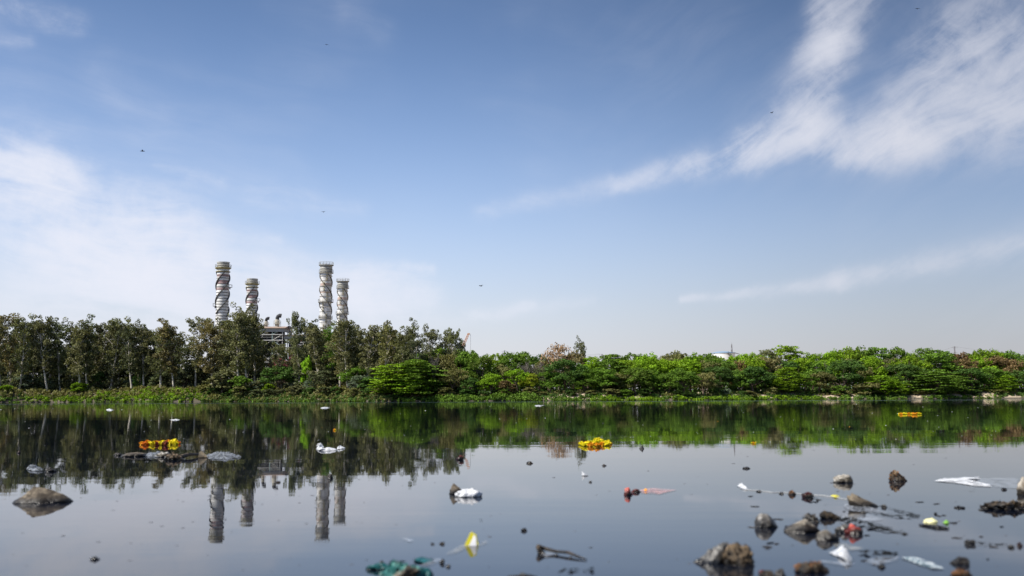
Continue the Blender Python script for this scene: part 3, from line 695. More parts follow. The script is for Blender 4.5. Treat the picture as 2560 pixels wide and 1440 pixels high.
def chimney_A():
    root = empty('chimney', (0, 0, 0)); mb = MB(); prof = [(2.72, 0)]
    z = 1.0
    while z < 50.6:
        r_ = 2.62 - .1 * z / 50; prof += [(r_, z - .12), (r_ + .10, z - .10), (r_ + .10, z + .10), (r_, z + .12)]; z += 1.15
    prof += [(2.52, 51.4)]
    mb.lathe(prof, 48); mb.build('shaft', M_SHA, root)
    mb = MB(); mb.ring(2.0, 2.58, 51.4, 54.5, 40); mb.ring(1.95, 2.68, 54.35, 54.55, 40); mb.ring(1.95, 2.64, 53.2, 53.32, 40); mb.build('cap', M_OLDCAP, root)
    for k in range(3):
        mb = MB(); helix(mb, 2.5, 3.06, 34.0 - (k % 2) * 1.2, 50.6, 19.0, k * 2 * PI / 3 + .55, 1, .17); mb.build('strake', M_DKSTEEL, root)
    mb = MB(); mb.lathe([(2.6, 51.6), (3.45, 52.1), (3.5, 52.35), (2.6, 52.35)], 8); mb.lathe([(2.55, 50.5), (3.05, 50.65), (3.05, 50.85), (2.55, 50.85)], 16)
    p = mb.build('platform', M_YSTEEL, root); railing(3.38, 52.35, 1.1, 8).build('railing', M_STEEL, p)
    for (a, z) in ((.15, 44.6), (PI + .5, 37.0)):
        mb = MB(); c = (3.15 * math.cos(a), 3.15 * math.sin(a)); mb.box((c[0], c[1], z), (1.3, 1.3, .12), a); mb.box((c[0] * .93, c[1] * .93, z - .4), (.5, .2, .8), a)
        for (dx, dy) in ((-.6, -.6), (.6, -.6), (.6, .6), (-.6, .6)): mb.tube([(c[0] + dx, c[1] + dy, z), (c[0] + dx, c[1] + dy, z + 1)], .05, 4)
        mb.tube([(c[0] - .6, c[1] - .6, z + 1), (c[0] + .6, c[1] - .6, z + 1), (c[0] + .6, c[1] + .6, z + 1), (c[0] - .6, c[1] + .6, z + 1), (c[0] - .6, c[1] - .6, z + 1)], .05, 4)
        mb.build('side_platform', M_DKSTEEL, root)
    return root
def chimney_B():
    root = empty('chimney', (0, 0, 0)); mb = MB(); prof = [(2.62, 0)]
    for i in range(1, 25):
        z = i * 2.05; r_ = 2.56 - .16 * z / 50; e = .30 if i % 2 == 0 else .10
        prof += [(r_, z - .1), (r_ + e, z - .08), (r_ + e, z + .08), (r_, z + .1)]
    prof += [(2.38, 50.4)]
    mb.lathe(prof, 48); mb.build('shaft', M_SHB, root)
    mb = MB(); mb.ring(2.0, 2.62, 50.4, 53.4, 40); mb.ring(2.0, 2.72, 51.8, 51.95, 40); mb.build('cap', M_OLDCAP, root)
    for k in range(3):
        mb = MB(); helix(mb, 2.3, 2.84, 32.6, 50.0, 17.0, k * 2 * PI / 3 + 2.2, -1, .09); mb.build('strake', M_DKSTEEL, root)
    for (z, r1, rl) in ((53.4, 3.15, True), (50.3, 3.1, True), (38.6, 3.25, False), (32.0, 3.0, False)):
        mb = MB(); mb.ring(2.45, r1, z, z + .22, 32)
        p = mb.build('platform', M_STEEL, root); railing(r1 - .06, z + .2, 1.1, 14).build('railing', M_STEEL, p)
    for (a, z0, z1) in ((.35, 47, 50.2), (-.15, 42.8, 47), (.42, 38.8, 42.8), (-.25, 34.4, 38.4), (.3, 30.2, 34.4), (-.1, 26, 30.2)):
        mb = MB(); ladder(mb, a, 2.62, z0, z1); mb.build('ladder', M_YSTEEL, root)
    return root
gz = 3.0
def place(o, px, Y): o.location = (P(px, 1000, Y).x, Y, 0.0)
cA = chimney_A(); place(cA, 549.5, 400); cA.scale = (.93, .93, 1); cA.scale.z = P(552, 656, 400).z / 54.5; tag(cA, 'tall ringed chimney with dark spiral fins and red bands, far left of four', 'chimney', 'power station chimneys')
cA2 = copy_tree(cA); place(cA2, 624, 457); tag(cA2, 'shorter ringed chimney with dark spiral fins, second from the left', 'chimney'); cA2.rotation_euler.z = .12; cA2.scale.z = P(625, 697.5, 457).z / 54.5
cB = chimney_B(); place(cB, 810.5, 392); cB.scale = (.90, .90, 1); cB.scale.z = P(810, 663.5, 392).z / 53.5; tag(cB, 'tall rust-stained white chimney with open railing on top, third from left', 'chimney', 'power station chimneys')
cB2 = copy_tree(cB); place(cB2, 853, 448); tag(cB2, 'shorter rusty white chimney with top railing, far right of four', 'chimney'); cB2.rotation_euler.z = -.1; cB2.scale.z = P(853, 704, 448).z / 53.5

M_FASC = mat_simple('pale_sheet_cladding', (.36, .37, .36), .6, var=.2)
M_ROOF = mat_simple('rusty_roof_sheet', (.34, .25, .20), .8, var=.3)
M_PIPE = mat_simple('white_pipe', (.66, .66, .64), .5, var=.2)
M_FRAME = mat_simple('painted_steel_frame', (.50, .49, .46), .6, var=.3)
M_FRAMEG = mat_simple('greenish_steel', (.30, .40, .37), .6, var=.3)
M_BOIL = mat_simple('dark_boiler', (.05, .05, .055), .8, var=.5, scale=.6)
M_REDOX = mat_simple('red_oxide_steel', (.33, .12, .08), .7, var=.4, scale=.8)
M_VENT = mat_simple('cream_vent', (.45, .42, .34), .6, var=.3)

def vent(root, x, y, z, s=1.0, hd=1):
    mb = MB(); mb.lathe([(.75 * s, z), (.75 * s, z + 2.2 * s), (.66 * s, z + 2.3 * s), (.66 * s, z + 2.6 * s)], 16, (x, y, 0))
    mb.box((x, y, z + 1.1 * s), (2.0 * s, 2.0 * s, .1)); v = mb.build('exhaust_vent', M_VENT, root)
    mb = MB(); pts = [(x + hd * q[0] * s, y - .2 * q[0] * s, z + q[1] * s) for q in ((0, 2.5), (0, 3.1), (-.25, 3.6), (-.75, 3.85), (-1.3, 3.75))]
    mb.tube(pts, [.62 * s, .64 * s, .66 * s, .68 * s, .72 * s], 12); mb.build('hood', M_BOIL, v)
    mb = MB()
    for dx in (-.95, .95):
        for dy in (-.95, .95): mb.tube([(x + dx * s, y + dy * s, z), (x + dx * s, y + dy * s, z + 2.1 * s)], .06 * s, 4)
    for zz in (1.6, 2.1):
        mb.tube([(x - .95 * s, y - .95 * s, z + zz * s), (x + .95 * s, y - .95 * s, z + zz * s), (x + .95 * s, y + .95 * s, z + zz * s), (x - .95 * s, y + .95 * s, z + zz * s), (x - .95 * s, y - .95 * s, z + zz * s)], .05 * s, 4)
    mb.build('guard_rail', M_FRAME, v)
def frame_building(name, x0, x1, Y, depth, roof_y, fas, rise, floors, label, seed, roof_mat):
    """steel-framed boiler house; x in photo pixels at distance Y"""
    rr = random.Random(seed); X0 = P(x0, roof_y, Y).x; X1 = P(x1, roof_y, Y).x; zt = P((x0 + x1) / 2, roof_y, Y).z
    root = empty(name, ((X0 + X1) / 2, Y, 0)); hw = (X1 - X0) / 2
    mb = MB(); ov = .9
    mb.add([(-hw - ov, -ov, zt), (hw + ov, -ov, zt), (hw + ov, depth + ov, zt), (-hw - ov, depth + ov, zt), (-hw - ov, -ov, zt - .15), (hw + ov, -ov, zt - .15), (hw + ov, depth + ov, zt - .15), (-hw - ov, depth + ov, zt - .15),
            (-hw - ov, depth * .4, zt + rise), (hw + ov, depth * .4, zt + rise)],
           [(0, 1, 9, 8), (2, 3, 8, 9), (1, 2, 9), (3, 0, 8), (7, 6, 5, 4), (0, 4, 5, 1), (1, 5, 6, 2), (2, 6, 7, 3), (3, 7, 4, 0)])
    mb.build('roof', roof_mat, root)
    mb = MB(); zf = zt - .16 - fas / 2
    mb.box((0, -.3, zf), (2 * hw + .6, .12, fas)); mb.box((hw + .3, depth / 2, zf), (.12, depth, fas)); mb.box((-hw - .3, depth / 2, zf), (.12, depth, fas)); mb.build('cladding', M_FASC, root)
    nb = max(3, int(hw * 2 / 3.6)); xs_ = [-hw + .2 + (2 * hw - .4) * i / nb for i in range(nb + 1)]
    ztop = zt - .2
    for i, x in enumerate(xs_):
        for y in (0, depth):
            mb = MB(); w = .32 if i % 2 else .22; mb.box((x, y, ztop / 2), (w, w, ztop)); mb.build('column', M_FRAME if (i + int(y)) % 3 else M_FRAMEG, root)
    for z in floors:
        mb = MB(); mb.box((0, -.22, z), (2 * hw, .16, .30)); mb.box((0, depth / 2, z - .02), (2 * hw, depth - .5, .12)); mb.build('floor_beam', M_FRAME, root)
    lv = sorted([ztop] + list(floors), reverse=True)
    for j in range(len(lv) - 1):
        for i in range(nb):
            if rr.random() < .5:
                a, c = (xs_[i], xs_[i + 1]) if rr.random() < .5 else (xs_[i + 1], xs_[i])
                mb = MB(); mb.tube([(a, -.1, lv[j]), (c, -.1, lv[j + 1])], .13, 4); mb.build('brace', rr.choice((M_FRAME, M_FRAMEG, M_FRAME)), root)
    mb = MB(); mb.box((0, depth * .62, ztop * .5), (2 * hw * .86, depth * .6, ztop - 1.2)); mb.build('boiler', M_BOIL, root)  # near-black box filling the inside of the frame
    for k in range(5):
        j = rr.randrange(len(lv) - 1); x = rr.uniform(-hw * .7, hw * .6); z = lv[j + 1] + (lv[j] - lv[j + 1]) * rr.uniform(.3, .6); mb = MB()
        mb.tube([(x - 1.6, 1.0, z - .5), (x - .6, 1.0, z), (x + .8, 1.0, z + .1), (x + 1.4, 1.0, z + .9), (x + 2.2, 1.0, z + 1.3)], .32, 10); mb.build('pipe', M_PIPE, root)
    for k in range(5):
        j = rr.randrange(len(lv) - 1); x = rr.uniform(-hw * .8, hw * .8); mb = MB(); w, h = rr.uniform(.8, 1.8), rr.uniform(.7, 1.6)
        mb.box((x, .9, lv[j + 1] + .1 + h / 2), (w, .9, h)); mb.lathe([(h * .35, 0), (h * .35, .3)], 12, (x, .9, lv[j + 1] + .1 + h)); mb.build('machine', rr.choice((M_REDOX, M_REDOX, M_YSTEEL, M_PIPE)), root)
    mb = MB()
    for z in floors[:3]:
        for q in range(nb * 2 + 1):
            x = -hw + hw * q / nb; mb.tube([(x, -.32, z + .15), (x, -.32, z + 1.1)], .035, 3)
        mb.tube([(-hw, -.32, z + 1.1), (hw, -.32, z + 1.1)], .04, 3)
    mb.build('handrail', M_FRAME, root)
    return root, hw, zt
YB = 372
def zz(py): return P(680, py, YB).z
b1, hw1, zt1 = frame_building('boiler_house', 604, 708, YB, 8.5, 820, 1.25, .75, [zz(836.5), zz(850.5), zz(868), zz(885), zz(905), zz(930)], 'x', 3, M_ROOF)
tag(b1, 'tall open steel-framed boiler house with sheet roof and two hooded vents', 'building')
for px, s, h in ((660, .85, -1), (688, 1.1, -1)):
    vent(b1, P(px, 800, YB).x - b1.location.x, 3.4 + (0 if px != 691 else 2.2), zt1 + .55, s, h)
b2, hw2, zt2 = frame_building('turbine_house', 712, 800, YB + 1.5, 8, 838, 1.1, .4, [zz(855.5), zz(868.5), zz(886), zz(905), zz(930)], 'x', 9, M_ROOF)
tag(b2, 'lower steel-framed building with rusty flat roof right of the boiler house', 'building')
vent(b2, P(720, 830, YB).x - b2.location.x, 3.0, zt2 + .35, .75, 1)

# storage tank on the right
M_TANK = mat_simple('white_tank_paint', (.82, .82, .80), .45, var=.05, scale=.2); M_BLUE = mat_simple('blue_rim', (.24, .34, .46), .5, var=.15)
YT = 600; tx = P(1808, 885, YT).x; zr = P(1808, 884, YT).z
tk = empty('storage_tank', (tx, YT, 0)); rt_ = 29 / F * YT
mb = MB(); mb.lathe([(rt_, 0), (rt_, zr)], 56); mb.build('shell', M_TANK, tk)
mb = MB(); mb.lathe([(rt_ - .3, zr + .02), (rt_ + .28, zr + .02), (rt_ + .28, zr + .45), (rt_ - .3, zr + .50), (rt_ * .5, zr + 1.15), (.3, zr + 1.4)], 56); mb.build('roof', M_BLUE, tk)
mb = MB()
for k in range(40):
    a0 = -PI * .45 + k * .03; mb.box(((rt_ + .4) * math.cos(a0), (rt_ + .4) * math.sin(a0), zr - k * .2), (.9, .5, .08), a0)
mb.tube([((rt_ + .8) * math.cos(-PI * .45 + k * .03), (rt_ + .8) * math.sin(-PI * .45 + k * .03), zr - k * .2 + 1) for k in range(40)], .08, 4)
mb.build('stairs', M_DKSTEEL, tk)
mb = MB(); mb.tube([(rt_ - .5, 0, zr + .6), (rt_ + 2.6, -.5, zr - .4), (rt_ + 4.2, -.8, zr - 2.2)], .22, 6); mb.build('inclined_pipe', M_DKSTEEL, tk)
tag(tk, 'round white storage tank with blue rim above the trees', 'storage tank')

# pylons, mast, wires
M_PYL = mat_simple('faded_lattice_steel', (.26, .26, .28), .7, var=.1)
def lattice(mb, w0, w1, z0, z1, n, r_):
    for sx, sy in ((-1, -1), (1, -1), (1, 1), (-1, 1)): mb.tube([(sx * w0, sy * w0, z0), (sx * w1, sy * w1, z1)], r_, 4)
    for i in range(n):
        a = z0 + (z1 - z0) * i / n; c = z0 + (z1 - z0) * (i + 1) / n; wa = w0 + (w1 - w0) * i / n; wc = w0 + (w1 - w0) * (i + 1) / n
        for (ax, ay, bx, by) in ((-1, -1, 1, -1), (1, -1, 1, 1), (1, 1, -1, 1), (-1, 1, -1, -1)):
            mb.tube([(ax * wa, ay * wa, a), (bx * wc, by * wc, c)], r_ * .7, 3); mb.tube([(bx * wa, by * wa, a), (ax * wc, ay * wc, c)], r_ * .7, 3)
            mb.tube([(ax * wc, ay * wc, c), (bx * wc, by * wc, c)], r_ * .7, 3)
def pylon(px, top, Y, label, wbase=3.2, arms=True):
    p = P(px, top, Y); root = empty('pylon', (p.x, Y, 0)); mb = MB(); lattice(mb, wbase, .45, 0, p.z * .8, 7, .16); lattice(mb, .45, .3, p.z * .8, p.z, 3, .14); mb.build('tower', M_PYL, root)
    if arms:
        for k in (0, 1):
            mb = MB(); z = p.z * (.97 - .1 * k); w = 3.2 - k * .2
            for sg in (-1, 1): mb.tube([(0, 0, z), (sg * w, 0, z), (0, 0, z + 1.0)], .10, 4)
            mb.build('crossarm', M_PYL, root)
    tag(root, label, 'pylon', 'distant power pylons'); return root, p
p1 = pylon(1261, 876, 900, 'lattice pylon above the green trees left of the red-brown cotton tree')
p2 = pylon(1256, 882, 1150, 'smaller fainter pylon directly behind a lattice pylon, left of the cotton tree')
p3 = pylon(1505, 885, 900, 'short lattice pylon right of the thin lone eucalyptus', 2.6)
p4 = pylon(1488, 890, 1100, 'smallest pylon, between the lone eucalyptus and another pylon', 2.2)
p5 = pylon(2386, 866, 850, 'faint pylon above the trees near the right edge', 4.0)
pm = P(1829, 861, 640); root = empty('lattice_mast', (pm.x, 640, 0)); mb = MB(); lattice(mb, 1.9, .18, 0, pm.z, 11, .12); mb.build('tower', M_PYL, root); mb = MB(); mb.tube([(0, 0, pm.z), (0, 0, pm.z + 1.2)], .10, 4); mb.build('tip', M_PYL, root)
tag(root, 'thin lattice mast standing behind the white storage tank', 'mast')
def wire(a, b_, sag, label, r_=.07):
    mb = MB(); a = Vector(a); b_ = Vector(b_); mb.tube([a.lerp(b_, t) + Vector((0, 0, -sag * 4 * t * (1 - t))) for t in np.linspace(0, 1, 14)], r_, 3)
    tag(mb.build('power_line', M_PYL), label, 'power line', 'overhead power lines')
wire(p1[1], P(1500, 884, 900), 3.5, 'thin power line running right from the pylon left of the cotton tree')
wire(p1[1] - Vector((0, 0, 3.5)), P(1120, 893, 900), 2.0, 'thin power line running left from the pylon left of the cotton tree')
wire(p5[1], P(2720, 866, 850), 5.0, 'thin power line running right from the far right pylon')
wire(p5[1], P(2300, 884, 850), 1.5, 'short power line dropping left from the far right pylon')
wire(p3[1], P(1468, 888, 900), .4, 'short power line between the lone eucalyptus and the pylon beside it')

# crane
M_CRANE = mat_simple('faded_orange_boom', (.62, .36, .24), .6, var=.15); YC = 430
tip = P(1171, 835, YC); foot = P(1140, 905, YC)
cr = empty('crane', (foot.x, YC, 0)); mb = MB(); d = (tip - foot); n = 16; wv_ = .55
for sx, sy in ((-1, -1), (1, -1), (1, 1), (-1, 1)):
    q = Vector((sx * wv_, sy * wv_, 0)); mb.tube([q + Vector((0, 0, foot.z)), q * .6 + d + Vector((0, 0, foot.z))], .12, 4)
for i in range(n):
    for (ax, ay, bx, by) in ((-1, -1, 1, -1), (1, -1, 1, 1), (1, 1, -1, 1), (-1, 1, -1, -1)):
        ta, tb_ = i / n, (i + 1) / n; z0 = Vector((0, 0, foot.z))
        mb.tube([Vector((ax, ay, 0)) * wv_ * (1 - .4 * ta) + d * ta + z0, Vector((bx, by, 0)) * wv_ * (1 - .4 * tb_) + d * tb_ + z0], .08, 3)
mb.build('boom', M_CRANE, cr)
mb = MB(); mb.box((d.x + .1, 0, tip.z + .05), (1.0, .6, .6), 0); mb.build('boom_head', M_CRANE, cr)
mb = MB(); mb.tube([(d.x + .9, 0, tip.z), (d.x + .9, 0, P(1173, 890, YC).z)], .05, 4); mb.build('hoist_cable', M_PYL, cr)
mb = MB(); mb.box((-1.5, 0, foot.z - 1), (5.5, 3, 2.6)); mb.box((1.2, 0, foot.z - 1.0), (1.4, 1.6, 2.4)); mb.build('cab', M_CRANE, cr)
mb = MB(); mb.box((-.5, 0, foot.z / 2 - .6), (3.0, 3.0, foot.z - 3.6)); mb.build('pedestal', M_DKSTEEL, cr)
tag(cr, 'faded orange lattice crane boom rising behind the trees, hoist cable hanging', 'crane')

# birds
M_BIRD = mat_simple('dark_plumage', (.03, .028, .03), .8)
for i, (px, py, Y, s, lb) in enumerate([(356, 378, 55, .10, 'largest dark bird, flying high over the left clouds'), (1929, 282, 90, .12, 'dark bird flying beside the bright fork of cloud'), (1202, 715, 160, .26, 'tiny bird low in the middle of the sky'),
                          (808, 530, 140, .17, 'tiny bird in the sky above the right chimneys'), (2294, 22, 80, .10, 'tiny bird at the top right between cloud arms'), (817, 112, 120, .12, 'tiny bird high in the upper left of the sky')]):
    p = P(px, py, Y); mb = MB(); mb.tube([(-2.1 * s, 0, .05 * s), (-1.2 * s, 0, .2 * s), (0, 0, .1 * s), (1.3 * s, 0, 0), (2.2 * s, 0, .05 * s)], [.12 * s, .35 * s, .5 * s, .3 * s, .05 * s], 6)
    bo = MB(); o = mb.build('bird', M_BIRD, smooth=True); o.location = p; o.rotation_euler = (0, 0, .4 * i); tag(o, lb, 'bird', 'birds in flight'); o.scale = (.6, .6, .6)
    for sg in (-1, 1):
        w_ = MB(); w_.add([(-.5 * s, 0, .25 * s), (.7 * s, 0, .25 * s), (1.0 * s, sg * 2.2 * s, .9 * s), (.1 * s, sg * 2.0 * s, .95 * s), (.9 * s, sg * 4.3 * s, .5 * s), (-.5 * s, 0, .17 * s), (.7 * s, 0, .17 * s), (1.0 * s, sg * 2.2 * s, .82 * s), (.1 * s, sg * 2.0 * s, .87 * s)],
                          [(0, 1, 2, 3), (3, 2, 4), (5, 8, 7, 6), (8, 4, 7), (0, 5, 6, 1), (0, 3, 8, 5), (1, 6, 7, 2)]); w_.build('wing', M_BIRD, o)

# ================================================================== things in the water
def mat_lump(name, cols, scale=22, rough=.8, wet=.035, spec=.4, bump=.5):
    m_ = bpy.data.materials.new(name); m_.use_nodes = True; b = NB(m_.node_tree)
    tc = b.new('ShaderNodeTexCoord').outputs['Object']; sp = b.new('ShaderNodeSeparateXYZ'); b.l.new(tc, sp.inputs[0])
    n = b.noise(tc, scale, 6, .62, .3)[0]; n2 = b.noise(tc, scale * .35, 4, .6)[0]
    c = b.mix(b.ramp(n, .38, .62), c4(cols[0]), c4(cols[1]))
    if len(cols) > 2: c = b.mix(b.ramp(n2, .47, .56), c, c4(cols[2]))
    wet_shade = b.ramp(b.math('ADD', sp.outputs[2], b.math('MULTIPLY_ADD', n, wet, -.5 * wet)), wet * .25, wet, .16, 1.0)   # soaked strip above the water, darkened further to paint in shaded undersides
    c = b.vmath('SCALE', c, scale=wet_shade)
    p = b.new('ShaderNodeBsdfPrincipled'); b.l.new(c, p.inputs['Base Color']); p.inputs['Specular IOR Level'].default_value = spec
    b.l.new(b.ramp(sp.outputs[2], 0, wet, .25, rough), p.inputs['Roughness'])
    bp = b.new('ShaderNodeBump'); bp.inputs['Strength'].default_value = bump; bp.inputs['Distance'].default_value = .012
    b.l.new(n, bp.inputs['Height']); b.l.new(bp.outputs[0], p.inputs['Normal'])
    o = b.new('ShaderNodeOutputMaterial'); b.l.new(p.outputs[0], o.inputs[0]); return m_
def mat_film(name, col, alpha=1.0, rough=.35, var=.12, scale=14, col2=None, spec=.4, cut=False):
    m_ = bpy.data.materials.new(name); m_.use_nodes = True; b = NB(m_.node_tree)
    tc = b.new('ShaderNodeTexCoord').outputs['Object']; n = b.noise(tc, scale, 5, .6, .4)[0]
    c = b.mix(b.ramp(n, .35, .65), c4([x * (1 - var) for x in col]), c4(col2 or [min(1, x * (1 + var)) for x in col]))
    p = b.new('ShaderNodeBsdfPrincipled'); b.l.new(c, p.inputs['Base Color']); p.inputs['Roughness'].default_value = rough; p.inputs['Specular IOR Level'].default_value = spec
    if cut: b.l.new(b.ramp(n, .47, .56, 0, 1), p.inputs['Alpha'])
    elif alpha < 1: b.l.new(b.ramp(n, .3, .7, alpha * .35, min(1, alpha * 1.4)), p.inputs['Alpha'])
    o = b.new('ShaderNodeOutputMaterial'); b.l.new(p.outputs[0], o.inputs[0]); return m_
L_TAN = mat_lump('tan_stone', [(.10, .078, .055), (.22, .18, .125), (.055, .042, .028)], 26, bump=1)
L_GREY = mat_lump('grey_stone', [(.11, .10, .09), (.36, .345, .32), (.045, .035, .025)], 38, wet=.055, bump=1)  # grey and pale stones: taller strip adds painted shade to the damp
L_PALE = mat_lump('pale_stone', [(.20, .165, .12), (.44, .395, .33), (.06, .042, .028)], 24, wet=.048, bump=1)
L_DARK = mat_lump('black_mud', [(.020, .018, .016), (.085, .065, .045)], 34, .5, spec=.6, bump=1)
L_BROWN = mat_lump('brown_weedy_clump', [(.022, .016, .010), (.13, .09, .05), (.20, .14, .08)], 40, .6, bump=1.2)
L_CLOTH = mat_lump('soaked_cloth', [(.06, .055, .05), (.19, .185, .17), (.03, .026, .02)], 18, .4, wet=.02, spec=.6)
L_RED = mat_lump('reddish_rag', [(.42, .04, .03), (.62, .16, .10), (.12, .07, .05)], 26, .4)
L_REDD = mat_lump('dark_red_rag', [(.07, .010, .012), (.20, .03, .02), (.12, .07, .04)], 24, .5)
L_RUST = mat_lump('rusty_leaves', [(.07, .03, .012), (.30, .13, .035), (.04, .025, .015)], 60, .6, wet=.01, bump=1)
L_SACK = mat_lump('dirty_white_sack', [(.20, .18, .15), (.56, .53, .47), (.06, .05, .035)], 18, .6, wet=.015)
L_TEAL = mat_lump('teal_cloth', [(.008, .09, .085), (.08, .30, .26), (.11, .09, .065)], 22, .5, wet=.01, bump=1)
L_TEALD = mat_lump('dark_teal_cloth', [(.004, .05, .055), (.01, .13, .13)], 16, .4, wet=.01)
L_WHITE = mat_lump('white_plastic', [(.55, .56, .58), (.80, .80, .81)], 24, .35, wet=.006, bump=.8)
L_SHARD = mat_lump('wood_shard', [(.45, .32, .18), (.62, .50, .32)], 20, .7, wet=.01)
F_WHITE = mat_film('white_film', (.82, .83, .84), .95)
F_CLEAR = mat_film('thin_clear_film', (.62, .66, .72), .26, .2)
F_PINK = mat_film('pink_film', (.80, .40, .36), .42, .3, .2)
F_CREAM = mat_film('cream_film', (.60, .58, .50), .22, .3)
F_BLUE = mat_film('pale_blue_wrapper', (.30, .52, .60), .8, .25, .5, 30, (.70, .74, .74))
F_DARK = mat_film('black_weed', (.010, .011, .012), .98, .9, .5, 26, spec=0.0, cut=True)
F_SCUM = mat_film('grey_foam', (.26, .28, .31), .5, .5, .6, 40)
F_SCUMC = mat_simple('dirty_cord', (.45, .45, .44), .7)
F_YEL = mat_simple('yellow_plastic', (.62, .55, .02), .35, var=.06, scale=20, spec=.5)
F_PACK = mat_simple('white_packet', (.86, .85, .84), .4, var=.12, scale=30, spec=.5)
F_LEMON = mat_simple('pale_yellow_peel', (.80, .76, .40), .4, var=.08, scale=25)
F_LEAF = mat_simple('fresh_leaf', (.20, .42, .05), .45, var=.2, scale=30)
F_ORANGE = mat_simple('orange_bits', (.85, .36, .04), .6, var=.2, scale=30)

_ico = {}
def ico(n):
    if n in _ico: return _ico[n]
    import bmesh
    bm = bmesh.new(); bmesh.ops.create_icosphere(bm, subdivisions=n, radius=1.0)
    v = [tuple(q.co) for q in bm.verts]; f = [tuple(q.index for q in fc.verts) for fc in bm.faces]; bm.free(); _ico[n] = (v, f); return v, f
def lump_mb(w, dep, h, seed, skew=0.0, amp=.28, freq=1.3, fine=.06, sub=4, peak=1.0, facet=0, fold=0.0):
    v, f = ico(sub); mb = MB(); sd = Vector((seed * 3.17, seed * 1.31, seed * 2.03)); out = []
    rr = random.Random(seed * 7 + 1); planes = []
    for k in range(facet):
        nrm = Vector((rr.uniform(-1, 1), rr.uniform(-1, 1), rr.uniform(-.1, 1))).normalized(); planes.append((nrm, rr.uniform(.62, .85)))
    for c in v:
        p = Vector(c); k = 1 + amp * mnoise.noise(p * freq + sd) * 1.6 + .16 * mnoise.noise(p * 2.7 + sd) + (fine * 2.4) * mnoise.noise(p * freq * 4.5 + sd) + .9 * fine * mnoise.noise(p * 14 + sd)
        if fold: k += fold * abs(mnoise.noise(Vector((p.x * 3.0, p.y * 1.2, p.z * 1.2)) + sd)) * 1.4 - fold * .3
        p = p * k
        for nrm, dd in planes:
            e = p.dot(nrm) - dd
            if e > 0: p = p - nrm * e * .9
        z = p.z
        if z > 0 and peak != 1: q = max(.05, 1 - .62 * (peak - 1) * min(1, z)); p.x *= q; p.y *= q
        out.append(Vector((p.x * w / 2 + skew * w * max(0, z) * .5, p.y * dep / 2, z * h if z > 0 else z * h * .35)))
    zt = max(q.z for q in out); sc_ = h / zt; x0 = min(q.x for q in out if q.z > -.3 * h); x1 = max(q.x for q in out if q.z > -.3 * h)
    kx = w / (x1 - x0); cx = (x0 + x1) / 2
    mb.add([((q.x - cx) * kx, q.y, q.z * (sc_ if q.z > 0 else 1)) for q in out], f); return mb
def dist(px, py): return W(px, py).y
def lump(name, x0, x1, yt, yb, mat, label, cat, seed, dep=.75, group=None, parent=None, **k):
    cx = (x0 + x1) / 2; d = dist(cx, yb); w = (x1 - x0) / F * d; h = (yb - yt) / F * d * .84
    dd = w * dep; loc = W(cx, yb) + Vector((0, dd * .38, 0)); s = (loc.y / d); w *= s; h *= s
    o = lump_mb(w, dd, h, seed, **k).build(name, mat, smooth=True)
    if parent is not None:
        o.parent = parent; o.location = loc - parent.location; return o
    o.location = loc; o.location.x *= s; tag(o, label, cat, group)
    if mat in (L_BROWN, L_RUST, L_DARK, L_REDD, L_TEAL) and w > .035:
        rng = np.random.default_rng(seed); me_ = o.data; ids = rng.integers(0, len(me_.vertices), size=int(min(260, 90 + 900 * w))); ps = [np.array(me_.vertices[int(i)].co) for i in ids]
        ps = [p for p in ps if p[2] > -.002]; r_ = w * .035
        V_ = leaf_cloud(rng, ps, [(r_, r_, r_ * .6)] * len(ps), [1] * len(ps), w * (.16 if mat is L_RUST else .10), out=.3, flat=.5, asp=1.5)
        put('leaf_litter', leaf_mesh('leaf_litter', V_, L_RUST if (mat is L_RUST or seed % 3 == 0) else (L_TEAL if mat is L_TEAL else L_BROWN)), o)
    return o
def film(name, pts, mat, label, cat, h=.004, seed=1, z=.003, group=None, rings=7, parent=None, wr=1.0):
    """thin floating sheet: outline given where it lies on the water"""
    P3 = [W(*p) for p in pts]; c = sum(P3, Vector()) / len(P3); n = len(P3); loop = []
    for i in range(n):
        a, b_ = P3[i], P3[(i + 1) % n]; m_ = 6
        for j in range(m_):
            q = a.lerp(b_, j / m_) - c; q += Vector((mnoise.noise(q * 14 + Vector((seed, 0, 0))), mnoise.noise(q * 14 + Vector((0, seed, 0))), 0)) * q.length * .10; loop.append(q)
    N = len(loop); vs = []; fs = []
    for r_ in range(rings + 1):
        t = 1 - r_ / rings
        for q in loop:
            p = q * t; z_ = h * (1 - t ** 3) * (.55 + .9 * mnoise.noise(Vector((p.x * 18 * wr, p.y * 7 * wr, seed)))) + h * .35 * mnoise.noise(Vector((p.x * 50 * wr, p.y * 30 * wr, seed)))
            vs.append((p.x, p.y, max(0, z_) + z))
    for r_ in range(rings):
        for k in range(N): k2 = (k + 1) % N; fs.append((r_ * N + k, r_ * N + k2, (r_ + 1) * N + k2, (r_ + 1) * N + k))
    mb = MB(); mb.add(vs, fs); o = mb.build(name, mat, smooth=True); o.location = c if parent is None else c - parent.location
    if parent is not None: o.parent = parent; return o
    tag(o, label, cat, group); return o

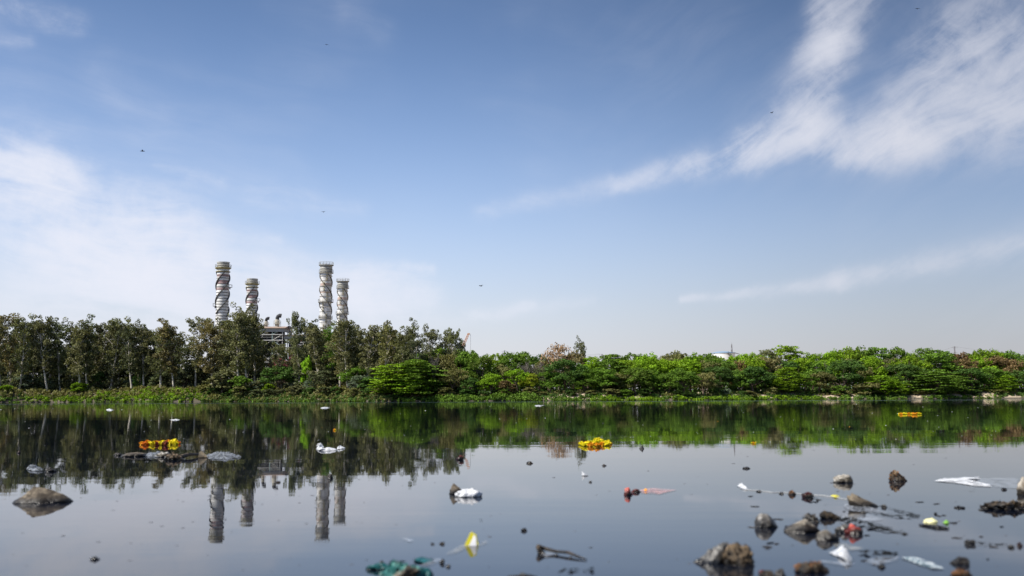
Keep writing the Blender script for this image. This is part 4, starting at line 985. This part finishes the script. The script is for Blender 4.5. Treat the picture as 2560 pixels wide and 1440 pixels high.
# marigold garlands
M_FLO = {k: mat_simple('marigold_' + k, c, .7, var=.35, scale=60) for k, c in (('yellow', (.98, .70, .01)), ('orange', (.95, .36, .01)), ('maroon', (.16, .02, .01)), ('deep', (.88, .20, .01)))}
def flower_mesh(col, seed):
    rng = np.random.default_rng(seed * 5 + len(col)); V_ = leaf_cloud(rng, [(0, 0, 0)] * 2, [(.95, .95, .66), (.6, .6, .45)], [150, 50], .42, out=.5, asp=.9)
    return leaf_mesh('marigold', V_, M_FLO[col])
FM = {(c, i): flower_mesh(c, i + 3) for c in M_FLO for i in range(2)}
def garland(items, label, name='marigold_garland', cat='garland'):
    """items: px, base y, flower height px, colour"""
    c = W(sum(i[0] for i in items) / len(items), sum(i[1] for i in items) / len(items)); root = empty(name, c); rr = random.Random(len(items))
    pts = []
    for j, (px, py, hp, col) in enumerate(items):
        w = W(px, py); r_ = hp / F * w.y / 1.25; o = put('flower', FM[(col, j % 2)], root)
        lift = 0
        o.location = w - c + Vector((0, r_ * .5, r_ * .55)); o.scale = (r_ * 1.05, r_ * 1.0, r_ * rr.uniform(.85, 1.05)); o.rotation_euler = (rr.uniform(-.5, .5), rr.uniform(-.5, .5), rr.uniform(0, 6)); pts.append(o.location.copy())
    mb = MB(); mb.tube(pts, .002, 4); mb.build('string', M_DKSTEEL, root)
    tag(root, label, cat, 'marigold garlands'); return root
garland([(354, 1112, 9, 'orange'), (362, 1113, 10, 'deep'), (371, 1112, 9, 'yellow'), (369, 1109, 9, 'orange'), (380, 1113, 10, 'yellow'), (388, 1111, 10, 'orange'), (394, 1113, 9, 'maroon'), (399, 1109, 9, 'maroon'), (402, 1113, 10, 'yellow'),
         (411, 1114, 11, 'maroon'), (408, 1110, 10, 'yellow'), (418, 1111, 11, 'orange'), (425, 1112, 10, 'yellow'), (433, 1110, 12, 'yellow'), (436, 1112, 10, 'yellow'), (443, 1110, 8, 'deep')],
        'long orange, yellow and maroon marigold garland floating at left above the debris raft')
garland([(1453, 1113, 9, 'yellow'), (1459, 1115, 10, 'yellow'), (1466, 1116, 12, 'yellow'), (1463, 1111, 8, 'orange'), (1472, 1112, 11, 'yellow'), (1478, 1117, 11, 'orange'), (1481, 1112, 10, 'yellow'), (1491, 1106, 11, 'yellow'), (1495, 1104, 9, 'yellow'), (1489, 1112, 11, 'yellow'),
         (1494, 1118, 11, 'orange'), (1500, 1110, 11, 'yellow'), (1503, 1106, 9, 'yellow'), (1505, 1115, 10, 'orange'), (1510, 1111, 10, 'yellow'), (1513, 1115, 9, 'yellow'), (1518, 1110, 10, 'yellow'), (1521, 1114, 9, 'yellow'), (1525, 1111, 7, 'orange'), (1498, 1101, 7, 'yellow')],
        'heaped bright yellow marigold garland floating in the middle of the river')
garland([(2249, 1036, 4, 'yellow'), (2254, 1037, 5, 'orange'), (2260, 1036, 5, 'yellow'), (2266, 1036, 4, 'yellow'), (2273, 1036, 5, 'orange'), (2279, 1036, 4, 'yellow'), (2285, 1037, 6, 'orange'), (2291, 1037, 6, 'orange'), (2297, 1036, 5, 'yellow'), (2302, 1036, 4, 'yellow')],
        'small distant orange garland floating near the right part of the far bank')
garland([(1880, 1109, 4, 'yellow'), (1884, 1109, 4, 'orange'), (1888, 1109, 4, 'yellow')], 'tiny clump of yellow marigolds floating below the white tank')
garland([(836, 1076, 4, 'orange'), (838, 1076, 3, 'yellow')], 'single small orange marigold floating under the right chimneys')

# left side
lump('rock', 40, 180, 1213, 1258, L_TAN, 'large tan-brown rock standing out of the water at far left', 'rock', 5, skew=-.32, amp=.16, peak=2.0, facet=7, fine=.04, dep=.7)
lump('mud_mound', 305, 368, 1131, 1142, L_TAN, 'low smooth tan mound at the left end of the debris raft', 'mud mound', 8, amp=.12, dep=1.2)
lump('rag', 283, 304, 1131, 1139, L_PALE, 'small pale rag left of the smooth tan mound', 'rag', 9, dep=1.0)
film('plastic_bag', [(362, 1137), (392, 1133), (420, 1136), (392, 1144), (366, 1142)], F_SCUM, 'crumpled grey plastic between tan mound and brown cloth', 'plastic bag', .03, 3)
lump('plastic_bag', 384, 426, 1128, 1143, L_SACK, 'crumpled whitish bag in the middle of the debris raft', 'plastic bag', 12, fold=.5, dep=.9)
lump('cloth_bundle', 408, 462, 1131, 1150, L_BROWN, 'brown folded cloth bundle in the debris raft', 'cloth bundle', 14, fold=.5, amp=.2, dep=1.0)
mb = MB(); a = W(440, 1149); b_ = W(500, 1141); mb.tube([Vector((0, 0, .01)), (b_ - a) * .5 + Vector((0, 0, .03)), (b_ - a) + Vector((0, 0, .02))], [.02, .016, .01], 6)
o = mb.build('driftwood_stick', L_BROWN); o.location = a; tag(o, 'dark stick running right from the brown cloth bundle', 'stick')
a = W(503, 1145); k_ = a.y / F; mb = MB(); mb.add([(-8 * k_, 0, -.01), (12 * k_, .02, -.01), (13 * k_, .03, 1 * k_), (-2 * k_, .02, 17 * k_), (-6 * k_, 0, 14 * k_), (-8 * k_, .02, -.01), (12 * k_, .04, -.01), (13 * k_, .05, 1 * k_), (-2 * k_, .04, 17 * k_), (-6 * k_, .02, 14 * k_)],
                    [(0, 1, 2, 3, 4), (9, 8, 7, 6, 5), (0, 4, 9, 5), (4, 3, 8, 9), (3, 2, 7, 8), (2, 1, 6, 7), (1, 0, 5, 6)])
o = mb.build('wood_shard', L_SHARD); o.location = a; tag(o, 'pale triangular shard sticking up near the right end of the raft', 'wood shard')
film('foam_patch', [(515, 1139), (535, 1134), (556, 1131), (590, 1139), (606, 1144), (560, 1149), (520, 1148)], F_SCUM, 'patch of grey bubbly foam at the right end of the raft', 'foam', .035, 5, wr=2.0)
film('weed_strand', [(300, 1146), (380, 1148), (470, 1148), (500, 1151), (420, 1153), (330, 1152)], F_DARK, 'long dark weed strand lying along the front of the raft', 'weed', .008, 6)
film('plastic_bag', [(64, 1173), (78, 1169), (104, 1172), (108, 1178), (76, 1178)], F_SCUM, 'greyish white plastic floating left of a small grey lump, far left', 'plastic bag', .03, 7)
lump('plastic_bag', 110, 142, 1166, 1180, L_GREY, 'small grey crumpled lump floating above the large left rock', 'plastic bag', 17, fold=.4)
lump('red_flower', 42, 51, 1127, 1133, L_REDD, 'small dark red flower floating at the far left edge', 'flower', 18)
lump('red_petal', 686, 702, 1202, 1207, L_REDD, 'dark red petal floating between the chimney reflections', 'petal', 19)
lump('dark_clump', 226, 250, 1390, 1400, L_DARK, 'black blurred clump floating at the bottom left', 'clump', 20, dep=.6)
lump('dark_clump', 818, 833, 1181, 1196, L_DARK, 'black pointed lump between the two right chimney reflections', 'clump', 21, peak=1.4)
# fish-shaped bag
pb = lump('plastic_bag', 792, 846, 1118, 1127, L_WHITE, 'white fish-shaped plastic bag floating left of centre', 'plastic bag', 23, dep=.8, skew=-.3, fold=.2)
film('bag_tail', [(842, 1123), (852, 1117), (864, 1121), (850, 1124)], F_WHITE, None, None, .03, 8, parent=pb)
film('bag_handle', [(789, 1125), (800, 1113), (810, 1119), (806, 1126)], F_WHITE, None, None, .04, 9, parent=pb)
lump('rag', 1139, 1160, 1136, 1150, L_REDD, 'reddish-brown rag lump floating below the crane', 'rag', 25, fold=.4, skew=.4)
lump('rock', 1122, 1162, 1205, 1236, L_TAN, 'tan pointed rock behind the white bag in mid-river', 'rock', 27, skew=-.5, peak=1.5, amp=.15, facet=2, dep=.8)
lump('plastic_bag', 1136, 1206, 1218, 1243, L_WHITE, 'white puffy plastic bag lying against the tan pointed rock', 'plastic bag', 28, dep=.7, fold=.25, amp=.12)
lump('stone', 1598, 1610, 1111, 1122, L_GREY, 'small grey upright stone right of the yellow garland', 'stone', 30, peak=1.5)
lump('paper_scrap', 1454, 1470, 1178, 1190, L_WHITE, 'small white and yellow scrap standing in the water mid-river', 'paper scrap', 31, skew=-.6, peak=1.6, dep=.4)
lump('dark_clump', 1316, 1333, 1153, 1159, L_BROWN, 'flat brown clump left of the small white and yellow scrap', 'clump', 32)
lump('dark_clump', 1504, 1516, 1160, 1165, L_DARK, 'small flat black clump above the white and yellow scrap', 'clump', 33)
lump('dark_clump', 1302, 1318, 1319, 1328, L_DARK, 'black clump floating right of the yellow packet', 'clump', 34)
lump('dark_clump', 1472, 1480, 1201, 1206, L_DARK, 'tiny black clump just below the white and yellow scrap', 'clump', 35)
# red-pink bag
rb = lump('red_bag', 1559, 1584, 1215, 1238, L_RED, 'red and yellow bag end standing up with a pink submerged trail', 'plastic bag', 37, skew=-.3, peak=1.3, dep=.6)
lump('bag_neck', 1578, 1606, 1221, 1231, L_RED, None, None, 38, parent=rb, dep=.6)
lump('knot', 1610, 1619, 1220, 1228, F_ORANGE, None, None, 39, parent=rb)
film('bag_trail', [(1600, 1226), (1630, 1221), (1690, 1226), (1650, 1236), (1606, 1234)], F_PINK, None, None, .004, 11, parent=rb)
# yellow packet
c = W(1178, 1364); k_ = c.y / F * .86; pk = empty('packet', c)
def slab(name, quad, mat, y0, th=.02):
    mb = MB(); fr = [(x * k_, y0 + .010 * z / 34, z * k_) for x, z in quad]; bk = [(x, y + th, z) for x, y, z in fr]; n = len(quad)
    mb.add(fr + bk, [tuple(range(n)), tuple(range(2 * n - 1, n - 1, -1))] + [(i, i + n, (i + 1) % n + n, (i + 1) % n) for i in range(n)]); return mb.build(name, mat, pk)
slab('yellow_flap', [(-20, -1), (-7, -1), (4, 20), (8, 31), (3, 35), (-3, 34)], F_YEL, 0)
slab('white_panel', [(-7, -1), (15, -1), (14, 20), (8, 31), (4, 20)], F_PACK, -.001)
slab('yellow_edge', [(15, -1), (20, 3), (14, 28), (8, 32), (7, 30), (13, 20)], F_YEL, .001)
tag(pk, 'bright yellow and white packet standing tent-like out of the near water', 'packet')
film('plastic_sheet', [(1150, 1366), (1172, 1362), (1178, 1368), (1130, 1388), (1112, 1388)], F_CREAM, 'pale submerged plastic trailing left of the yellow packet', 'plastic sheet', .002, 12)
film('plastic_sheet', [(1190, 1360), (1216, 1354), (1218, 1360), (1194, 1368)], F_CREAM, 'small pale submerged plastic right of the yellow packet', 'plastic sheet', .002, 13)
lump('dark_clump', 1098, 1112, 1354, 1361, L_BROWN, 'small brown clump floating left of the yellow packet', 'clump', 41)
lump('dark_clump', 1077, 1086, 1356, 1361, L_DARK, 'tiny black clump left of the small brown clump', 'clump', 42)
film('plastic_scrap', [(1004, 1348), (1014, 1346), (1034, 1352), (1024, 1356)], F_CLEAR, 'faint white scrap floating above the teal cloth', 'plastic scrap', .003, 14)
# teal cloth
tl = lump('teal_cloth', 950, 1082, 1402, 1452, L_TEAL, 'teal green soaked cloth heap at the bottom of the picture', 'cloth', 43, fold=.35, amp=.25, dep=.5)
lump('cloth_corner', 1030, 1080, 1414, 1450, L_TEALD, None, None, 44, parent=tl, dep=.7, fold=.4)
lump('teal_cloth', 912, 988, 1406, 1425, L_TEALD, 'dark teal cloth strip left of the teal cloth heap', 'cloth', 45, dep=.5, fold=.2)
film('teal_cloth', [(1032, 1399), (1052, 1396), (1082, 1399), (1088, 1404), (1064, 1412), (1036, 1405)], L_TEALD, 'thin teal rag behind the teal cloth heap', 'cloth', .012, 15)
film('plastic_sheet', [(1066, 1404), (1100, 1398), (1106, 1404), (1060, 1418), (1050, 1416)], F_CLEAR, 'thin clear film trailing from the teal rag', 'plastic sheet', .003, 16)
lump('dark_clump', 1098, 1112, 1396, 1409, L_DARK, 'small black clump right of the teal rag', 'clump', 46, skew=.3)
lump('dark_clump', 1114, 1126, 1410, 1418, L_DARK, 'tiny black speck clump right of the teal cloth heap', 'clump', 47)
lump('pebble', 948, 962, 1400, 1410, L_PALE, 'small pale pebble on the dark teal strip', 'pebble', 48)
# twig
tw = empty('twig', W(1400, 1388)); mb = MB(); c0 = W(1400, 1388)
pp = [W(x, y) - c0 + Vector((0, 0, h_)) for x, y, h_ in ((1344, 1383, .02), (1362, 1381, .012), (1390, 1385, .008), (1420, 1389, .010), (1444, 1396, .006), (1466, 1401, .003))]
mb.tube(pp, [.009, .006, .005, .005, .004, .002], 6); mb.build('stem', L_BROWN, tw)
lump('broken_end', 1342, 1366, 1367, 1384, L_BROWN, None, None, 50, parent=tw, skew=-.8, peak=1.7, dep=.5)
lump('leaf', 1384, 1396, 1384, 1391, L_PALE, None, None, 51, parent=tw); lump('leaf', 1422, 1432, 1391, 1397, L_PALE, None, None, 52, parent=tw)
film('leaf', [(1352, 1386), (1376, 1380), (1392, 1384), (1366, 1396)], F_CLEAR, None, None, .003, 17, parent=tw)
tag(tw, 'thin brown twig with broken end floating at the bottom centre', 'twig')
film('weed_clump', [(1376, 1436), (1420, 1430), (1436, 1424), (1452, 1424), (1444, 1432), (1410, 1440)], F_DARK, 'black weed streak below the twig', 'weed', .012, 18)
film('weed_clump', [(1456, 1427), (1480, 1424), (1494, 1428), (1470, 1434)], F_DARK, 'short black weed piece right of the weed streak', 'weed', .012, 19)
lump('rag', 1262, 1345, 1432, 1452, L_GREY, 'grey mottled rag cut by the bottom edge, left of the weed streak', 'rag', 53, fold=.3, dep=.5)
# lower right: big pair
g = 'stones and clumps in the lower right shallows'
bigr = lump('rock', 1752, 1820, 1350, 1410, L_CLOTH, 'biggest near rock wrapped in grey cloth, with a point to the left', 'rock', 60, skew=.65, amp=.15, peak=1.35, dep=.7, fold=.2, group=g)
lump('cloth_point', 1732, 1782, 1382, 1408, L_CLOTH, None, None, 59, parent=bigr, skew=.9, peak=1.5, dep=.6)
lump('clump', 1806, 1889, 1354, 1414, L_BROWN, 'dark brown weedy clump joined to the right of the cloth-wrapped rock', 'clump', 61, amp=.22, dep=.75, fine=.12, group=g)
lump('clump', 1896, 1936, 1424, 1450, L_BROWN, 'brown lump with an orange bit at the bottom edge', 'clump', 62, group=g); lump('rag', 1897, 1914, 1424, 1434, L_RED, 'small orange-red scrap on the brown bottom-edge lump', 'rag', 63)
lump('clump', 1936, 1970, 1420, 1450, L_DARK, 'black lump beside the brown one at the bottom edge', 'clump', 64, group=g)
lump('rock', 1886, 1945, 1281, 1320, L_GREY, 'round grey mottled rock, leftmost of the lower right cluster', 'rock', 65, amp=.14, dep=.8, facet=6, group=g)
lump('rock', 1960, 2052, 1296, 1332, L_PALE, 'long pale rock in the middle of the lower right cluster', 'rock', 66, amp=.15, dep=.55, facet=6, skew=-.2, group=g)
lump('clump', 2006, 2050, 1281, 1307, L_DARK, 'black pointed clump behind the long pale rock', 'clump', 67, peak=1.4, fine=.12, group=g)
lump('clump', 2048, 2100, 1275, 1297, L_BROWN, 'dark brown clump behind the red-tinted rag', 'clump', 68, skew=-.4, fine=.1, group=g)
lump('rock', 2038, 2094, 1323, 1352, L_PALE, 'pale blunt rock right of and in front of the long pale rock', 'rock', 69, amp=.12, facet=6, group=g)
lump('clump', 2080, 2098, 1328, 1350, L_DARK, 'black sludge clinging to the right of the blunt pale rock', 'clump', 70, group=g)
lump('rag', 2086, 2130, 1307, 1332, L_CLOTH, 'greyish rag with dark underside left of the red cloth', 'rag', 71, fold=.3, group=g)
lump('rag', 2112, 2162, 1307, 1336, L_RED, 'bright red cloth lump in the lower right cluster', 'rag', 72, skew=-.3, fold=.3, group=g)
film('weed_clump', [(2092, 1296), (2120, 1298), (2180, 1310), (2240, 1326), (2236, 1331), (2190, 1324), (2130, 1318), (2100, 1306)], F_DARK, 'long black weedy branch trailing right behind the red cloth', 'weed', .02, 21)
film('plastic_sheet', [(2100, 1296), (2120, 1288), (2165, 1286), (2212, 1300), (2170, 1306), (2130, 1303)], F_CLEAR, 'pale translucent plastic behind the black weedy branch', 'plastic sheet', .006, 22)
lump('rock', 2082, 2136, 1182, 1207, L_SACK, 'pale-topped dark rock, the farther one left of the brown triangle', 'rock', 74, amp=.18, dep=.7, fine=.1)
lump('rock', 2224, 2270, 1171, 1203, L_BROWN, 'brown triangular rock standing like a fin', 'rock', 75, skew=-.5, peak=1.75, amp=.10, dep=.5, facet=2)
lump('rock', 2118, 2198, 1228, 1268, L_TAN, 'tan rock with a peaked left end and long right tail', 'rock', 76, skew=-.75, peak=1.6, amp=.14, dep=.5, facet=2)
lump('dark_clump', 2203, 2217, 1260, 1269, L_DARK, 'small dark stone just right of the peaked tan rock', 'clump', 77)
lump('leaf_clump', 1971, 1990, 1225, 1237, L_RUST, 'small orange-brown leaf clump on the floating cord', 'leaf clump', 78)
lump('rag', 2004, 2034, 1228, 1244, L_REDD, 'dark red rag clump on the floating cord', 'rag', 79, fine=.12)
film('weed_clump', [(2010, 1246), (2030, 1245), (2050, 1250), (2044, 1257), (2024, 1255)], F_DARK, 'black netted weed just below the dark red rag', 'weed', .02, 23)
film('flower_scrap', [(2076, 1241), (2088, 1239), (2100, 1243), (2090, 1246)], F_YEL, 'small yellow scrap floating left of the peaked tan rock', 'scrap', .012, 24)
film('paper_scrap', [(1844, 1216), (1852, 1212), (1862, 1220), (1872, 1225), (1856, 1225)], F_WHITE, 'small white scrap at the left end of the floating cord', 'paper scrap', .025, 25)
mb = MB(); c0 = W(2000, 1236); mb.tube([W(x, y) - c0 + Vector((0, 0, .003)) for x, y in ((1862, 1225), (1895, 1227), (1930, 1232), (1955, 1232), (1985, 1234), (2020, 1238), (2060, 1240), (2090, 1245), (2118, 1250))], .0016, 5)
o = mb.build('cord', F_SCUMC); o.location = c0; tag(o, 'thin pale cord floating between small scraps and leaf clumps', 'cord')
lump('dark_clump', 1890, 1904, 1225, 1230, L_DARK, 'tiny dark bit on the left part of the cord', 'clump', 81); lump('dark_clump', 1947, 1960, 1229, 1235, L_DARK, 'tiny black bit left of the orange-brown leaf clump', 'clump', 82)
film('plastic_sheet', [(2106, 1264), (2130, 1261), (2180, 1270), (2220, 1284), (2180, 1282), (2120, 1278)], F_SCUM, 'dull grey submerged sheet in front of the peaked tan rock', 'plastic sheet', .004, 26)
lump('pebble', 2151, 2166, 1277, 1287, L_PALE, 'small pinkish pebble on the dull grey submerged sheet', 'pebble', 83)
for i, pts in enumerate([[(2216, 1270), (2240, 1274), (2300, 1288), (2296, 1296), (2250, 1284)], [(2180, 1284), (2220, 1286), (2290, 1296), (2240, 1296)]]):
    film('weed_strand', pts, F_DARK, ['thin dark weed strand running right from the small dark stone', 'second thin weed strand below the first, right of the pebble'][i], 'weed', .005, 27 + i)
# white sheet at the right
film('plastic_sheet', [(2338, 1203), (2360, 1197), (2400, 1196), (2440, 1193), (2452, 1197), (2424, 1203), (2470, 1212), (2484, 1218), (2440, 1216), (2390, 1209)], F_WHITE, 'large bright white plastic sheet spread on the water at right', 'plastic sheet', .010, 30, rings=10)
film('plastic_sheet', [(2440, 1200), (2480, 1196), (2540, 1196), (2545, 1222), (2490, 1218), (2450, 1208)], F_CLEAR, 'greyish translucent part of plastic between white sheet and upright stone', 'plastic sheet', .006, 31)
lump('rock', 2540, 2592, 1186, 1237, L_PALE, 'pale upright stone cut by the right edge of the picture', 'rock', 90, amp=.15, dep=.6)
lump('clump', 2462, 2590, 1255, 1274, L_DARK, 'long black clump below the upright stone at the right edge', 'clump', 91, dep=.5, fine=.14)
lump('dark_clump', 2386, 2412, 1265, 1271, L_DARK, 'flat black clump below the white sheet', 'clump', 92); lump('dark_clump', 2334, 2344, 1280, 1286, L_DARK, 'small dark clump above the lemon-coloured peel', 'clump', 93)
lump('dark_clump', 2446, 2464, 1271, 1276, L_DARK, 'thin black clump left of the long black clump', 'clump', 94); lump('dark_clump', 2502, 2518, 1219, 1225, L_DARK, 'small black clump lying on the right of the white sheet', 'clump', 95)
lump('fruit_peel', 2308, 2343, 1295, 1307, F_LEMON, 'pale lemon-yellow oval peel floating at right', 'fruit peel', 96, amp=.08, dep=.8)
film('leaf', [(2356, 1308), (2364, 1305), (2374, 1308), (2366, 1312)], F_LEAF, 'small fresh green leaf right of the lemon-coloured peel', 'leaf', .012, 33)
mb = MB(); c0 = W(2336, 1319); mb.tube([W(x, y) - c0 + Vector((0, 0, .004)) for x, y in ((2298, 1314), (2322, 1317), (2340, 1320), (2372, 1323))], [.003, .006, .008, .003], 5); o = mb.build('twig', L_DARK); o.location = c0; tag(o, 'black twig floating just below the lemon-coloured peel', 'twig')
lump('dark_clump', 2412, 2438, 1348, 1362, L_DARK, 'round black clump right of centre in the lower right corner', 'clump', 97); lump('dark_clump', 2540, 2556, 1354, 1366, L_REDD, 'dark reddish ball at the right edge', 'clump', 98)
lump('dark_clump', 2518, 2538, 1361, 1370, L_DARK, 'black clump just left of the dark reddish ball', 'clump', 99); lump('dark_clump', 2379, 2422, 1392, 1411, L_DARK, 'flat wide black clump above the orange leaves', 'clump', 100, dep=.6)
film('weed_strand', [(2440, 1359), (2480, 1361), (2520, 1363), (2480, 1368)], F_DARK, 'thin dark strand between two black clumps near the right edge', 'weed', .006, 34)
lump('leaf_clump', 2376, 2430, 1418, 1445, L_RUST, 'orange-brown dead leaves heap at the bottom right', 'leaf clump', 101, fine=.24, amp=.3, dep=.5, fold=.4)
lump('rock', 1988, 2072, 1404, 1432, L_BROWN, 'low dark rock with a pale top near the bottom edge', 'rock', 102, dep=.6, amp=.15, group=g); lump('pebble', 2034, 2060, 1409, 1424, L_PALE, 'pale shell-like cap on the low dark rock', 'pebble', 103)
film('plastic_sheet', [(2072, 1384), (2106, 1374), (2114, 1386), (2130, 1400), (2124, 1412), (2100, 1396)], F_WHITE, 'folded bright white film with sharp corners near the bottom', 'plastic sheet', .03, 36)
film('plastic_sheet', [(2045, 1403), (2100, 1406), (2140, 1412), (2110, 1416), (2060, 1408)], F_CLEAR, 'thin submerged white strip in front of the folded white film', 'plastic sheet', .002, 37)
film('plastic_sheet', [(2080, 1362), (2110, 1360), (2160, 1373), (2130, 1378), (2090, 1370)], F_CREAM, 'faint cream film behind the folded white film', 'plastic sheet', .002, 38)
film('weed_strand', [(2144, 1384), (2180, 1381), (2246, 1384), (2236, 1391), (2180, 1390)], F_DARK, 'black straight strand right of the folded white film', 'weed', .015, 39)
film('wrapper', [(2254, 1396), (2280, 1394), (2330, 1408), (2360, 1424), (2330, 1424), (2290, 1410)], F_BLUE, 'pale blue patterned wrapper floating at the bottom right', 'wrapper', .008, 40)
film('plastic_sheet', [(2160, 1405), (2190, 1396), (2250, 1394), (2240, 1402), (2190, 1416)], F_CLEAR, 'thin clear film left of the pale blue wrapper', 'plastic sheet', .003, 41)
lump('dark_clump', 2194, 2214, 1408, 1419, L_DARK, 'small black clump left of the pale blue wrapper', 'clump', 104)
lump('dark_clump', 2256, 2268, 1330, 1336, L_DARK, 'small black clump at the end of the weedy branch', 'clump', 105)
lump('scrap', 1856, 1876, 1167, 1172, L_DARK, 'dark scrap floating far out, above the left end of the cord', 'scrap', 142, dep=.5)
film('scrap', [(800, 1020), (812, 1018), (824, 1020), (812, 1022)], F_WHITE, 'small white scrap floating near the far bank, left of centre', 'scrap', .06, 43)
film('scrap', [(1341, 1014), (1352, 1013), (1353, 1016), (1341, 1016)], F_WHITE, 'short bright white strip floating near the far bank, right of centre', 'scrap', .05, 44)
film('scrap', [(266, 1025), (276, 1023), (281, 1025), (272, 1027)], F_WHITE, 'small white scrap near the far left bank', 'scrap', .05, 45)
film('scrap', [(424, 1050), (440, 1048), (450, 1050), (438, 1052)], F_WHITE, 'pale flat strip floating above the long garland', 'scrap', .02, 46)

# drifting specks: dark ones on the open water, pale ones on the tree reflections
rr = random.Random(77)
L_SPK = mat_lump('grey_speck', [(.05, .05, .055), (.15, .15, .16)], 30, .8, wet=.001)
dk = [lump_mb(1, 1, .28, 200 + i, sub=2, amp=.35).mesh('floating_speck', L_DARK if i == 0 else L_SPK, True) for i in range(4)]
pl = [lump_mb(1, .7, .35, 210 + i, sub=2, amp=.3).mesh('floating_fleck', m_, True) for i, m_ in enumerate((L_WHITE, L_SACK, F_ORANGE))]
for i in range(170):
    px = rr.uniform(0, 2560); py = 1120 + 310 * rr.random() ** 1.15; w = W(px, py)
    if py < 1200 and px < 1040 and py < 1180: py += 60; w = W(px, py)
    o = put('floating_speck', dk[i % 4]); s = rr.choice((3, 3, 4, 4, 5, 6, 8)) * (1 + (py - 1120) / 600) / F * w.y; o.scale = (s, s * rr.uniform(.8, 1.3), s * .3); o.location = w; o.rotation_euler = (0, 0, rr.uniform(0, 6))
    tag(o, 'tiny dark speck of rubbish drifting on the open grey water', 'speck', 'dark specks drifting on the water')
for i in range(110):
    px = rr.uniform(0, 2560); py = 1010 + 95 * rr.random() + (50 if px < 1000 and rr.random() < .4 else 0); w = W(px, py)
    o = put('floating_fleck', pl[0 if i % 9 else (2 if i % 2 else 1)]); s = rr.choice((1.6, 2, 2, 2.6, 3.4)) / F * w.y; o.scale = (s, s * rr.uniform(.8, 1.5), s * .5); o.location = w; o.rotation_euler = (0, 0, rr.uniform(0, 6))
    tag(o, 'tiny pale fleck of litter floating on the dark reflection of the trees', 'fleck', 'pale flecks floating on the tree reflections')

# small twigs and leaf bits caught among the lower right stones
for i in range(46):
    px = rr.uniform(1850, 2560); py = 1236 + (px - 1850) * .10 + rr.uniform(-30, 150); 
    if py > 1436: continue
    w = W(px, py); L = rr.uniform(8, 30) / F * w.y; mb = MB(); a_ = rr.uniform(-.6, .6); pts = [Vector((0, 0, .001))]
    for k in range(3): a_ += rr.uniform(-.5, .5); pts.append(pts[-1] + Vector((math.cos(a_), math.sin(a_) * 1.2, rr.uniform(-.02, .08))) * L / 3)
    mb.tube(pts, [.0012, .0022, .0018, .0008], 4); o = mb.build('floating_twig', (L_DARK, L_BROWN, L_SPK)[i % 3]); o.location = w
    tag(o, 'short thin twig bit drifting among the lower right stones', 'twig', 'twig bits among the lower right stones')
